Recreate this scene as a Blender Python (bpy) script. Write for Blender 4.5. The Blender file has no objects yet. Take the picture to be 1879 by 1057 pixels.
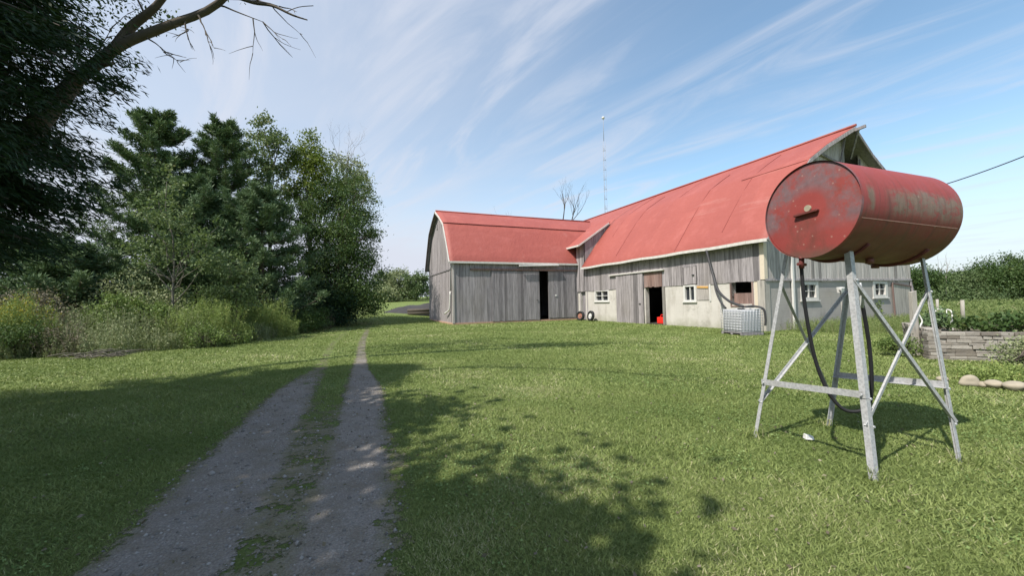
import bpy, math, random
import numpy as np
from mathutils import Vector, Matrix

# ------------------------------------------------------------------ camera, sky, sun
scene = bpy.context.scene
C = scene.collection
cam_d = bpy.data.cameras.new('camera'); cam = bpy.data.objects.new('camera', cam_d); C.objects.link(cam)
scene.camera = cam
cam_d.sensor_width = 36; cam_d.lens = 728.0 / 1879 * 36; cam_d.clip_start = .05; cam_d.clip_end = 2000
cam.matrix_world = Matrix.Translation((0, 0, 1.6)) @ Matrix.Rotation(math.pi / 2 + .035, 4, 'X') @ Matrix.Rotation(-.019, 4, 'Z')

SUN_EL = math.radians(54)
SUN_DIR = Vector((-.74 * math.cos(SUN_EL), -.672 * math.cos(SUN_EL), math.sin(SUN_EL)))
sd = bpy.data.lights.new('sun', 'SUN'); sd.energy = 4.6; sd.angle = math.radians(.53); sd.color = (1, .94, .86)
sun = bpy.data.objects.new('sun', sd); C.objects.link(sun); sun.location = (0, 0, 40)
sun.rotation_euler = SUN_DIR.to_track_quat('Z', 'Y').to_euler()

world = bpy.data.worlds.new('World'); scene.world = world; world.use_nodes = True
nt = world.node_tree; nt.nodes.clear()
def N(t, kind, **kw):
    n = t.nodes.new(kind)
    for k, v in kw.items():
        if k.startswith('i_'): n.inputs[int(k[2:])].default_value = v
        else: setattr(n, k, v)
    return n
sky = N(nt, 'ShaderNodeTexSky', sky_type='NISHITA', sun_disc=False, sun_elevation=SUN_EL, sun_rotation=math.radians(227.7),
        air_density=1.0, dust_density=.8, ozone_density=1.6, altitude=100)
tc = N(nt, 'ShaderNodeTexCoord'); sep = N(nt, 'ShaderNodeSeparateXYZ'); nt.links.new(tc.outputs['Generated'], sep.inputs[0])
def M(t, op, a, b=None, c=None, clamp=False):
    n = t.nodes.new('ShaderNodeMath'); n.operation = op; n.use_clamp = clamp
    for i, v in enumerate((a, b, c)):
        if v is None: continue
        if hasattr(v, 'links'): t.links.new(v, n.inputs[i])
        else: n.inputs[i].default_value = v
    return n.outputs[0]
# cirrus lies on a high plane: direction / height
zz = M(nt, 'MAXIMUM', M(nt, 'ADD', sep.outputs[2], .05), .03)
cx = M(nt, 'DIVIDE', sep.outputs[0], zz); cy = M(nt, 'DIVIDE', sep.outputs[1], zz)
cmb = N(nt, 'ShaderNodeCombineXYZ'); nt.links.new(cx, cmb.inputs[0]); nt.links.new(cy, cmb.inputs[1])
def clouds(rot, scl, sc, lo, hi, det=8, seed=0, dist=.6):
    mp = N(nt, 'ShaderNodeMapping', vector_type='TEXTURE'); mp.inputs['Rotation'].default_value = (0, 0, math.radians(rot)); mp.inputs['Scale'].default_value = scl
    mp.inputs['Location'].default_value = (seed, seed * .7, 0)
    nt.links.new(cmb.outputs[0], mp.inputs[0])
    nz = N(nt, 'ShaderNodeTexNoise'); nz.inputs['Scale'].default_value = sc; nz.inputs['Detail'].default_value = det
    nz.inputs['Roughness'].default_value = .58; nz.inputs['Distortion'].default_value = dist
    nt.links.new(mp.outputs[0], nz.inputs['Vector'])
    mr = N(nt, 'ShaderNodeMapRange', interpolation_type='SMOOTHSTEP'); mr.inputs[1].default_value = lo; mr.inputs[2].default_value = hi
    nt.links.new(nz.outputs[0], mr.inputs[0]); return mr.outputs[0]
streak = clouds(-58, (1.9, .55, 1), 1.0, .46, .72, seed=3.1, dist=1.5)
fine = clouds(-52, (3.0, .28, 1), 1.0, .50, .80, seed=7.7, dist=.6)
veil = clouds(-50, (2.6, 1.4, 1), 1.0, .36, .80, det=5, seed=1.3)
left = N(nt, 'ShaderNodeMapRange', interpolation_type='SMOOTHSTEP'); left.inputs[1].default_value = .5; left.inputs[2].default_value = -.75
nt.links.new(sep.outputs[0], left.inputs[0])
low = N(nt, 'ShaderNodeMapRange', interpolation_type='SMOOTHSTEP'); low.inputs[1].default_value = .45; low.inputs[2].default_value = -.02
nt.links.new(sep.outputs[2], low.inputs[0])
a1 = M(nt, 'MULTIPLY', streak, M(nt, 'MULTIPLY_ADD', left.outputs[0], .30, .50))
a2 = M(nt, 'MULTIPLY', fine, .40)
a3 = M(nt, 'MULTIPLY', veil, M(nt, 'MULTIPLY_ADD', left.outputs[0], .55, .10))
hz = N(nt, 'ShaderNodeMapRange', interpolation_type='SMOOTHSTEP'); hz.inputs[1].default_value = .30; hz.inputs[2].default_value = .0; nt.links.new(sep.outputs[2], hz.inputs[0])
a4 = M(nt, 'MULTIPLY_ADD', left.outputs[0], .64, M(nt, 'ADD', M(nt, 'MULTIPLY', low.outputs[0], .12), M(nt, 'MULTIPLY', hz.outputs[0], .72)), clamp=True)
inv = lambda v: M(nt, 'SUBTRACT', 1.0, v, clamp=True)
cov = inv(M(nt, 'MULTIPLY', M(nt, 'MULTIPLY', inv(a1), inv(a2)), M(nt, 'MULTIPLY', inv(a3), inv(a4))))
gain = N(nt, 'ShaderNodeMix', data_type='RGBA', blend_type='MULTIPLY'); gain.inputs[0].default_value = 1; nt.links.new(sky.outputs[0], gain.inputs[6]); gain.inputs[7].default_value = (1.58, 1.70, 1.55, 1)
mixc = N(nt, 'ShaderNodeMix', data_type='RGBA'); nt.links.new(cov, mixc.inputs[0]); nt.links.new(gain.outputs[2], mixc.inputs[6])
mixc.inputs[7].default_value = (5.1, 5.4, 6.15, 1)
bg = N(nt, 'ShaderNodeBackground'); bg.inputs[1].default_value = .105
wo = N(nt, 'ShaderNodeOutputWorld'); nt.links.new(mixc.outputs[2], bg.inputs[0]); nt.links.new(bg.outputs[0], wo.inputs[0])
scene.view_settings.view_transform = 'Standard'; scene.view_settings.look = 'None'
scene.view_settings.exposure = .45; scene.view_settings.gamma = 1
scene.cycles.max_bounces = 6; scene.cycles.transparent_max_bounces = 6

rng = np.random.default_rng(7); R = random.Random(5)
# ------------------------------------------------------------------ materials
def mat(name, rough=.8, spec=.3):
    m = bpy.data.materials.new(name); m.use_nodes = True; t = m.node_tree; b = t.nodes['Principled BSDF']
    b.inputs['Roughness'].default_value = rough; b.inputs['Specular IOR Level'].default_value = spec
    return m, t, b
def tex(t, scale, vec=(1, 1, 1), det=5, rough=.55, loc=(0, 0, 0), dist=0, kind='Object'):
    c = N(t, 'ShaderNodeTexCoord'); mp = N(t, 'ShaderNodeMapping'); mp.inputs['Scale'].default_value = vec; mp.inputs['Location'].default_value = loc
    t.links.new(c.outputs[kind], mp.inputs[0])
    n = N(t, 'ShaderNodeTexNoise'); n.inputs['Scale'].default_value = scale; n.inputs['Detail'].default_value = det
    n.inputs['Roughness'].default_value = rough; n.inputs['Distortion'].default_value = dist
    t.links.new(mp.outputs[0], n.inputs['Vector']); return n.outputs[0]
def rng_(t, v, lo, hi, a=0., b=1.):
    n = N(t, 'ShaderNodeMapRange'); n.clamp = True
    t.links.new(v, n.inputs[0])
    for i, x in enumerate((lo, hi, a, b)): n.inputs[i + 1].default_value = x
    return n.outputs[0]
def mix(t, f, a, b, mode='MIX'):
    n = N(t, 'ShaderNodeMix', data_type='RGBA', blend_type=mode)
    for i, v in ((0, f), (6, a), (7, b)):
        if hasattr(v, 'links'): t.links.new(v, n.inputs[i])
        else: n.inputs[i].default_value = v if i == 0 else (*v, 1) if len(v) == 3 else v
    return n.outputs[2]
def attr(t, name='rnd'):
    n = N(t, 'ShaderNodeAttribute'); n.attribute_name = name; return n.outputs['Fac']
def bump(t, b, h, strength=.3, dist=.02):
    n = N(t, 'ShaderNodeBump'); n.inputs['Strength'].default_value = strength; n.inputs['Distance'].default_value = dist
    t.links.new(h, n.inputs['Height']); t.links.new(n.outputs[0], b.inputs['Normal'])
def col(t, b, c): t.links.new(c, b.inputs['Base Color'])

def simple(name, c, rough=.7, metal=0, var=.25, scale=12, spec=.3):
    m, t, b = mat(name, rough, spec); b.inputs['Metallic'].default_value = metal
    n = tex(t, scale); d = tuple(x * (1 - var) for x in c); e = tuple(min(1, x * (1 + var)) for x in c)
    col(t, b, mix(t, n, d, e)); bump(t, b, tex(t, scale * 4), .15, .004); return m
def wood(name, dark, light, warm=None, amp=1.0):
    m, t, b = mat(name, .92, .12)
    r = attr(t); base = mix(t, r, dark, light)
    st = tex(t, 5, (1.7, 1.7, .09), 7, .72); fine_ = tex(t, 14, (1.5, 1.5, .07), 6, .7)
    big = tex(t, .5, (1, 1, .7), 3)
    c = mix(t, rng_(t, st, .3, .72), tuple(x * .50 for x in dark), tuple(min(1, x * 1.35) for x in light))
    c = mix(t, .55 * amp, base, c)
    c = mix(t, rng_(t, fine_, .53, .66, 0, .7), c, (.075, .07, .068)); c = mix(t, rng_(t, fine_, .42, .32, 0, .45), c, tuple(min(1, x * 1.5) for x in light)); c = mix(t, rng_(t, r, .12, .04, 0, .5), c, (.08, .075, .075))
    c = mix(t, rng_(t, big, .52, .72, 0, .4), c, warm or (.21, .19, .17))
    col(t, b, c); bump(t, b, fine_, .5, .012); return m
W_GREY = wood('weathered_board', (.165, .150, .152), (.43, .395, .40))
W_DARK = wood('weathered_dark_board', (.15, .138, .148), (.36, .335, .345))
W_PALE = wood('weathered_pale_board', (.34, .315, .295), (.56, .52, .49), (.42, .38, .33))
W_BROWN = wood('reddish_board', (.15, .085, .07), (.33, .24, .215), (.3, .17, .13))
W_POST = wood('grey_post', (.30, .28, .25), (.46, .43, .38))
def mk_concrete():
    m, t, b = mat('rough_concrete', .93, .15)
    c = mix(t, tex(t, 1.1, det=6), (.46, .435, .395), (.64, .61, .565))
    c = mix(t, rng_(t, tex(t, 2.2, (1, 1, .3), 8, .7, (4, 2, 1)), .48, .68, 0, .55), c, (.33, .30, .255)); c = mix(t, rng_(t, tex(t, 1.1, (1, 1, 1), 8, .75, (8, 2, 5)), .58, .63, 0, .35), c, (.24, .225, .2))
    sp = N(t, 'ShaderNodeSeparateXYZ'); g = N(t, 'ShaderNodeNewGeometry'); t.links.new(g.outputs['Position'], sp.inputs[0])
    wob = M(t, 'ADD', sp.outputs[2], M(t, 'MULTIPLY', tex(t, 1.7, det=4), .9))
    c = mix(t, rng_(t, wob, .95, .45, 0, .55), c, (.25, .25, .17))    # splash-dirt along the foot
    frm = M(t, 'FRACT', M(t, 'DIVIDE', sp.outputs[2], .42)); ln = rng_(t, frm, .03, .0, 0, .35)
    c = mix(t, ln, c, (.27, .26, .24))
    col(t, b, c); bump(t, b, tex(t, 9, det=8, rough=.7), .6, .02); return m
CONC = mk_concrete()
def mk_concrete2():
    m, t, b = mat('grey_gable_concrete', .93, .15)
    c = mix(t, tex(t, .9, det=6), (.29, .27, .25), (.46, .43, .395))
    c = mix(t, rng_(t, tex(t, 2.6, (1, 1, .3), 6, .65, (1, 7, 3)), .52, .78, 0, .55), c, (.2, .19, .175))
    sp = N(t, 'ShaderNodeSeparateXYZ'); g = N(t, 'ShaderNodeNewGeometry'); t.links.new(g.outputs['Position'], sp.inputs[0])
    frm = M(t, 'FRACT', M(t, 'DIVIDE', sp.outputs[2], .3)); c = mix(t, rng_(t, frm, .05, .0, 0, .5), c, (.2, .19, .18))
    col(t, b, c); bump(t, b, tex(t, 9, det=8, rough=.7), .6, .02); return m
CONC_G = mk_concrete2()
def mk_roof():
    m, t, b = mat('faded_red_metal_roof', .62, .35)
    c = mix(t, tex(t, .35, det=5), (.275, .070, .056), (.36, .098, .076))
    c = mix(t, rng_(t, tex(t, 1.3, (.6, 1, 1), 7, .65, (3, 1, 2)), .52, .72, 0, .5), c, (.40, .125, .105))
    c = mix(t, rng_(t, tex(t, .9, (1, .18, 1), 6, .7, (9, 4, 2)), .60, .78, 0, .5), c, (.46, .24, .21))
    c = mix(t, rng_(t, tex(t, 2.2, (1, .6, .5), 8, .75, (2, 4, 6)), .62, .74, 0, .55), c, (.19, .040, .036))
    r = attr(t); c = mix(t, rng_(t, r, .0, 1, 0, .22), c, (.23, .055, .048)) 
    col(t, b, c); bump(t, b, M(t, 'ADD', tex(t, 1.6, det=5), M(t, 'MULTIPLY', tex(t, 6, (1, .3, 1), 5), .4)), .7, .07); return m
ROOF = mk_roof()
SEAM = simple('roof_seam', (.21, .052, .048), .8)
FASCIA = simple('chalky_white_trim', (.58, .56, .52), .8, var=.3, scale=5)
GUTTER = simple('white_gutter', (.74, .74, .72), .5)
CREAM = simple('cream_trim', (.62, .54, .42), .8, var=.12)
WHITE = simple('white_paint', (.62, .61, .58), .6, var=.18)
ORANGE = simple('orange_plank', (.62, .36, .12), .8)
DIRT = simple('dark_dirt_floor', (.055, .048, .04), 1, var=.4, scale=3)
GLASSM, _t, _b = mat('dark_window_glass', .12, .5); _b.inputs['Base Color'].default_value = (.03, .035, .04, 1)
BLACK = simple('black_rubber', (.018, .018, .02), .6, var=.3)
PIPE = simple('black_corrugated_pipe', (.05, .05, .052), .55, var=.3, scale=20)
def mk_galv(name, a, b_, metal=.55, rough=.45):
    m, t, b = mat(name, rough, .5); b.inputs['Metallic'].default_value = metal
    v = N(t, 'ShaderNodeTexVoronoi'); v.inputs['Scale'].default_value = 45; c = N(t, 'ShaderNodeTexCoord'); t.links.new(c.outputs['Object'], v.inputs['Vector'])
    cc = mix(t, rng_(t, v.outputs['Distance'], 0, .8), a, b_)
    cc = mix(t, rng_(t, tex(t, 5, det=6), .5, .75, 0, .35), cc, (.30, .28, .25)); col(t, b, cc)
    t.links.new(rng_(t, tex(t, 8), .3, .7, rough - .1, rough + .15), b.inputs['Roughness']); return m
GALV = mk_galv('galvanised_steel', (.30, .305, .31), (.47, .475, .48), .12, .55)
CAGE = mk_galv('cage_steel', (.40, .41, .43), (.55, .56, .57), .2, .5)
MASTM = simple('mast_grey', (.30, .31, .34), .8)
TOTE = simple('milky_plastic', (.47, .48, .50), .35, var=.1, scale=2)
REDP = simple('bright_red_plastic', (.75, .03, .02), .35, var=.1)
RUSTW = simple('rusty_wheel', (.30, .14, .10), .8)
MUD = simple('red_earth_edge', (.42, .27, .19), 1, var=.3, scale=4)

def leafmat(name, a, b_, c3=None, tr=.35, rough=.55):
    m = bpy.data.materials.new(name); m.use_nodes = True; t = m.node_tree; b = t.nodes['Principled BSDF']; out = t.nodes['Material Output']
    r = attr(t); c = mix(t, r, a, b_)
    if c3: c = mix(t, rng_(t, r, .86, .97), c, c3)
    b.inputs['Roughness'].default_value = rough; b.inputs['Specular IOR Level'].default_value = .25
    t.links.new(c, b.inputs['Base Color'])
    tl = N(t, 'ShaderNodeBsdfTranslucent'); t.links.new(mix(t, .5, c, (.10, .14, .02)), tl.inputs[0])
    mx = N(t, 'ShaderNodeMixShader'); mx.inputs[0].default_value = tr
    t.links.new(b.outputs[0], mx.inputs[1]); t.links.new(tl.outputs[0], mx.inputs[2]); t.links.new(mx.outputs[0], out.inputs[0]); return m
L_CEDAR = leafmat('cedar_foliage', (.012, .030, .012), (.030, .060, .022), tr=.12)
L_PINE = leafmat('pine_needles', (.042, .084, .030), (.130, .195, .076), (.19, .21, .07), tr=.15)
L_PINE2 = leafmat('blue_pine_needles', (.055, .102, .044), (.165, .235, .110), tr=.15)
L_MAPLE = leafmat('maple_leaves', (.035, .078, .022), (.105, .160, .048), (.17, .19, .06), tr=.28)
L_DARK = leafmat('dark_spruce_leaves', (.012, .034, .016), (.035, .070, .030), tr=.12)
L_LIGHT = leafmat('pale_green_leaves', (.09, .145, .050), (.20, .25, .11), (.30, .29, .16), tr=.35)
L_YEL = leafmat('yellow_green_leaves', (.10, .16, .025), (.23, .27, .045), (.30, .28, .06), tr=.4)
L_GREY = leafmat('grey_green_leaves', (.17, .21, .095), (.36, .395, .21), (.48, .44, .28), tr=.25)
L_BROWN = leafmat('dry_brown_leaves', (.10, .085, .055), (.23, .20, .14), (.33, .29, .21), tr=.15)
L_WEED = leafmat('weed_leaves', (.09, .15, .04), (.23, .31, .09), (.22, .22, .08), tr=.35)
L_BRIGHT = leafmat('goldenrod_leaves', (.16, .23, .06), (.36, .44, .14), (.48, .46, .17), tr=.35)
L_FLOWER = leafmat('goldenrod_flowers', (.30, .26, .02), (.48, .38, .03), tr=.3)
L_FAR = leafmat('far_leaves', (.055, .095, .035), (.130, .180, .070), (.19, .22, .09), tr=.2)
L_GRASS = leafmat('grass_blades', (.135, .192, .050), (.345, .400, .140), (.52, .49, .29), tr=.32)
L_TALL = leafmat('tall_grass_blades', (.12, .18, .05), (.30, .35, .14), (.34, .31, .18), tr=.35)
BARK = simple('grey_bark', (.115, .095, .075), .95, var=.4, scale=9)
BARK_P = simple('pale_bark', (.27, .25, .22), .9, var=.3, scale=9)
TWIG = simple('dead_twig', (.24, .215, .19), .95, var=.3)
TWIG_D = simple('dark_twig', (.10, .085, .07), .95, var=.3)

def mk_lawn():
    m, t, b = mat('mown_lawn', .95, .1)
    c = mix(t, tex(t, .22, det=5), (.135, .19, .05), (.235, .295, .10))
    c = mix(t, rng_(t, tex(t, .7, det=6, loc=(5, 2, 0)), .50, .74, 0, .6), c, (.235, .245, .10))
    c = mix(t, rng_(t, tex(t, 26, det=3, rough=.7), .35, .7), mix(t, .45, c, (.02, .035, .01)), c)
    c = mix(t, rng_(t, tex(t, 7, (1, 1, 1), 5, .7), .5, .75, 0, .45), c, (.20, .235, .08))
    c = mix(t, rng_(t, tex(t, .45, (.3, 1.8, 1), 4, .5, (8, 8, 0), 1.5), .54, .72, 0, .4), c, (.20, .215, .10))
    col(t, b, c); bump(t, b, tex(t, 30, det=6, rough=.75), 1, .05); return m
LAWN = mk_lawn()
def mk_field():
    m, t, b = mat('rough_field', .95, .1)
    c = mix(t, tex(t, .15, det=6), (.085, .13, .030), (.19, .215, .075)); col(t, b, c); bump(t, b, tex(t, 6, det=8), 1, .15); return m
FIELD = mk_field()
def mk_gravel():
    m, t, b = mat('gravel_track', .95, .15); out = t.nodes['Material Output']
    c = mix(t, tex(t, 1.3, det=6), (.23, .205, .18), (.38, .35, .31))
    v = N(t, 'ShaderNodeTexVoronoi'); v.inputs['Scale'].default_value = 55; cc = N(t, 'ShaderNodeTexCoord'); t.links.new(cc.outputs['Object'], v.inputs['Vector'])
    c = mix(t, rng_(t, v.outputs['Distance'], .0, .65, 0, .55), c, (.13, .12, .115))
    sepc = N(t, 'ShaderNodeSeparateColor'); t.links.new(v.outputs['Color'], sepc.inputs[0])
    c = mix(t, rng_(t, sepc.outputs[0], .86, .97, 0, .3), c, (.42, .40, .37))
    c = mix(t, rng_(t, tex(t, 2.7, det=7, rough=.7, loc=(3, 3, 0)), .45, .66, 0, .6), c, (.15, .125, .085))
    thatch = mix(t, tex(t, 34, det=5, rough=.75), (.07, .085, .035), (.24, .21, .13)); c = mix(t, rng_(t, M(t, 'ADD', attr(t, 'cover'), M(t, 'MULTIPLY_ADD', tex(t, 4, det=6, rough=.7, loc=(7, 7, 0)), .9, -.45)), .80, .50, 0, .85), c, thatch)
    col(t, b, c); bump(t, b, M(t, 'ADD', M(t, 'MULTIPLY', v.outputs['Distance'], -1.0), tex(t, 20, det=6)), .8, .02)
    cv = attr(t, 'cover'); n = tex(t, 3.2, det=8, rough=.7); n2 = tex(t, 16, det=5, rough=.7, loc=(1, 5, 0))
    s = M(t, 'ADD', cv, M(t, 'MULTIPLY_ADD', n, 1.9, -.95)); s = M(t, 'ADD', s, M(t, 'MULTIPLY_ADD', n2, 1.1, -.55))
    a = rng_(t, s, .44, .58); tp = N(t, 'ShaderNodeBsdfTransparent'); mx = N(t, 'ShaderNodeMixShader')
    t.links.new(a, mx.inputs[0]); t.links.new(tp.outputs[0], mx.inputs[1]); t.links.new(b.outputs[0], mx.inputs[2]); t.links.new(mx.outputs[0], out.inputs[0]); return m
GRAVEL = mk_gravel()
def mk_tank():
    m, t, b = mat('red_oxide_paint', .5, .4)
    c = mix(t, tex(t, 1.6, det=5), (.23, .038, .033), (.31, .062, .053))
    tcn = N(t, 'ShaderNodeTexCoord'); s = N(t, 'ShaderNodeSeparateXYZ'); t.links.new(tcn.outputs['Object'], s.inputs[0])
    ang = M(t, 'ARCTAN2', s.outputs[2], M(t, 'MULTIPLY', s.outputs[1], -1.0))      # 0 on the viewer's flank, up positive
    n1 = tex(t, 4.5, (1, 1, 1), 9, .72); n2 = tex(t, 14, det=8, rough=.75, loc=(2, 2, 2)); n3 = tex(t, 2.2, (.8, 4, 4), 6, .6, (6, 1, 3))
    wob = M(t, 'ADD', ang, M(t, 'MULTIPLY_ADD', n1, .8, -.4))
    band = M(t, 'MULTIPLY', rng_(t, wob, .34, .20), rng_(t, wob, -.32, -.12))
    alx = M(t, 'ADD', rng_(t, M(t, 'ADD', s.outputs[0], M(t, 'MULTIPLY_ADD', n1, .4, -.2)), .28, .42),
            M(t, 'MULTIPLY', rng_(t, s.outputs[0], .16, .13), rng_(t, s.outputs[0], .05, .08)), clamp=True)
    lich = M(t, 'MULTIPLY', M(t, 'MULTIPLY', band, alx), rng_(t, n2, .36, .52))
    c = mix(t, M(t, 'MULTIPLY', lich, .85), c, mix(t, n2, (.09, .065, .045), (.25, .21, .15)))
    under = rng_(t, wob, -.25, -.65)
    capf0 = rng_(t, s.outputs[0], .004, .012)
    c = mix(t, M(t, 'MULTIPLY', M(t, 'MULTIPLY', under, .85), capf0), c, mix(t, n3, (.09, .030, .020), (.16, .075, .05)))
    drip = rng_(t, tex(t, 7, (3.2, .35, .22), 7, .7, (3, 3, 3)), .50, .66); c = mix(t, M(t, 'MULTIPLY', M(t, 'MULTIPLY', drip, rng_(t, ang, 1.0, .1)), .6), c, (.085, .045, .032))
    capf = rng_(t, s.outputs[0], .012, .004)      # the near end plate
    rad = M(t, 'SQRT', M(t, 'ADD', M(t, 'POWER', s.outputs[1], 2.0), M(t, 'POWER', s.outputs[2], 2.0)))
    sc = rng_(t, tex(t, 3.4, (1, 1, 1), 9, .75, (9, 3, 5)), .38, .54)
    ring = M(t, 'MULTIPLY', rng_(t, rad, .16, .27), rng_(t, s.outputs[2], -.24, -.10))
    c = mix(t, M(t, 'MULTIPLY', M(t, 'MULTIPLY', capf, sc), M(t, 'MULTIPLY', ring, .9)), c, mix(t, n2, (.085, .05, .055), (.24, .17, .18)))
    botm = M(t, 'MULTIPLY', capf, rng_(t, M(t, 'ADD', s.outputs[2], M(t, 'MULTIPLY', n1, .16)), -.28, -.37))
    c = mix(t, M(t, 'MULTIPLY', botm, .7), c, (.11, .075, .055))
    v = N(t, 'ShaderNodeTexVoronoi'); v.inputs['Scale'].default_value = 11; v.inputs['Randomness'].default_value = 1; t.links.new(tcn.outputs['Object'], v.inputs['Vector'])
    sc2 = N(t, 'ShaderNodeSeparateColor'); t.links.new(v.outputs['Color'], sc2.inputs[0])
    spot = M(t, 'MULTIPLY', rng_(t, M(t, 'ADD', v.outputs['Distance'], M(t, 'MULTIPLY', n2, .12)), .19, .13), rng_(t, sc2.outputs[0], .80, .84))
    c = mix(t, M(t, 'MULTIPLY', spot, .4), c, (.42, .30, .24))
    c = mix(t, rng_(t, n2, .60, .72, 0, .4), c, (.46, .12, .10))
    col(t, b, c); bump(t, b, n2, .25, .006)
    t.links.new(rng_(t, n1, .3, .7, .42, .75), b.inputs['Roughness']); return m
TANK = mk_tank()
TANK_DARK = simple('dark_red_fitting', (.13, .035, .03), .6)
def mk_stone():
    m, t, b = mat('dry_stone', .95, .15)
    c = mix(t, attr(t), (.16, .14, .12), (.40, .37, .33)); c = mix(t, rng_(t, tex(t, 9, det=6), .45, .7, 0, .5), c, (.22, .19, .15))
    col(t, b, c); bump(t, b, tex(t, 18, det=6), .6, .02); return m
STONE = mk_stone()
BOULDER = simple('pale_boulder', (.33, .29, .22), .9, var=.3, scale=5)
SOIL = simple('garden_soil', (.11, .095, .06), 1, var=.4, scale=3)

# ------------------------------------------------------------------ mesh helpers
def npmesh(name, V, F, material, parent=None, rnd=None, mats=None, midx=None, smooth=False, loc=None):
    me = bpy.data.meshes.new(name); V = np.asarray(V, np.float32); F = np.asarray(F, np.int32); k = F.shape[1]
    me.vertices.add(len(V)); me.vertices.foreach_set('co', V.ravel()); me.loops.add(F.size); me.loops.foreach_set('vertex_index', F.ravel())
    me.polygons.add(len(F)); me.polygons.foreach_set('loop_start', np.arange(0, F.size, k, dtype=np.int32)); me.polygons.foreach_set('loop_total', np.full(len(F), k, np.int32))
    if smooth: me.polygons.foreach_set('use_smooth', np.ones(len(F), bool))
    me.update(calc_edges=True)
    if rnd is not None: me.attributes.new('rnd', 'FLOAT', 'FACE').data.foreach_set('value', np.asarray(rnd, np.float32))
    me.materials.append(material); o = bpy.data.objects.new(name, me); C.objects.link(o)
    if parent: o.parent = parent
    return o
class MB:
    def __init__(s): s.v = []; s.f = []; s.r = []; s.sm = []
    def poly(s, pts, rnd=None, faces=None, sm=False):
        n = len(s.v); s.v += [tuple(p) for p in pts]
        for f in (faces or [tuple(range(len(pts)))]): s.f.append(tuple(n + i for i in f)); s.r.append(R.random() if rnd is None else rnd); s.sm.append(sm)
    def hexa(s, p, rnd=None):    # 8 points: bottom 4 ccw, top 4 ccw
        s.poly(p, R.random() if rnd is None else rnd, [(0, 3, 2, 1), (4, 5, 6, 7), (0, 1, 5, 4), (1, 2, 6, 5), (2, 3, 7, 6), (3, 0, 4, 7)])
    def box(s, a, b, rnd=None):
        (x0, y0, z0), (x1, y1, z1) = a, b
        s.hexa([(x0, y0, z0), (x1, y0, z0), (x1, y1, z0), (x0, y1, z0), (x0, y0, z1), (x1, y0, z1), (x1, y1, z1), (x0, y1, z1)], rnd)
    def beam(s, a, b, w, h, up=(0, 0, 1), rnd=None, off=(0, 0)):   # w across, h along 'up'
        a = Vector(a); b = Vector(b); d = (b - a).normalized(); sx = d.cross(Vector(up)).normalized(); uz = sx.cross(d)
        pts = []
        for q in (a, b):
            for i, j in ((-1, -1), (1, -1), (1, 1), (-1, 1)): pts.append(q + sx * (i * w / 2 + off[0]) + uz * (j * h / 2 + off[1]))
        s.poly(pts, rnd, [(0, 1, 2, 3), (7, 6, 5, 4), (0, 4, 5, 1), (1, 5, 6, 2), (2, 6, 7, 3), (3, 7, 4, 0)])
    def tube(s, path, rad, n=8, cap=True, rnd=None):
        P = [Vector(p) for p in path]; rr = rad if isinstance(rad, (list, tuple)) else [rad] * len(P); rings = []; base = len(s.v)
        t0 = (P[1] - P[0]).normalized(); x = t0.orthogonal().normalized(); rv = R.random() if rnd is None else rnd
        for i, p in enumerate(P):
            t = (P[min(i + 1, len(P) - 1)] - P[max(i - 1, 0)])
            t = t.normalized() if t.length > 1e-9 else t0
            x = (x - t * x.dot(t)); x = x.normalized() if x.length > 1e-6 else t.orthogonal().normalized(); y = t.cross(x)
            for k in range(n):
                a = 2 * math.pi * k / n; s.v.append(tuple(p + (x * math.cos(a) + y * math.sin(a)) * rr[i]))
        for i in range(len(P) - 1):
            for k in range(n):
                s.f.append((base + i * n + k, base + i * n + (k + 1) % n, base + (i + 1) * n + (k + 1) % n, base + (i + 1) * n + k)); s.r.append(rv); s.sm.append(True)
        if cap:
            s.f.append(tuple(base + k for k in range(n))[::-1]); s.r.append(rv); s.sm.append(False)
            e = base + (len(P) - 1) * n; s.f.append(tuple(e + k for k in range(n))); s.r.append(rv); s.sm.append(False)
    def build(s, name, m, parent=None, bevel=0):
        me = bpy.data.meshes.new(name); me.from_pydata(s.v, [], s.f); me.update()
        me.attributes.new('rnd', 'FLOAT', 'FACE').data.foreach_set('value', s.r); me.polygons.foreach_set('use_smooth', s.sm)
        me.materials.append(m); o = bpy.data.objects.new(name, me); C.objects.link(o)
        if parent: o.parent = parent
        if bevel:
            b = o.modifiers.new('bevel', 'BEVEL'); b.width = bevel; b.segments = 2; b.limit_method = 'ANGLE'
        return o
def tag(o, label=None, cat=None, group=None, kind=None):
    for k, v in (('label', label), ('category', cat), ('group', group), ('kind', kind)):
        if v: o[k] = v
    return o
def thing(name, label, cat, loc=(0, 0, 0), rz=0, group=None):
    o = bpy.data.objects.new(name, None); C.objects.link(o); o.location = loc; o.rotation_euler = (0, 0, rz); o.empty_display_size = .3
    return tag(o, label, cat, group)
def sstep(x): x = np.clip(x, 0, 1); return x * x * (3 - 2 * x)

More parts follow.
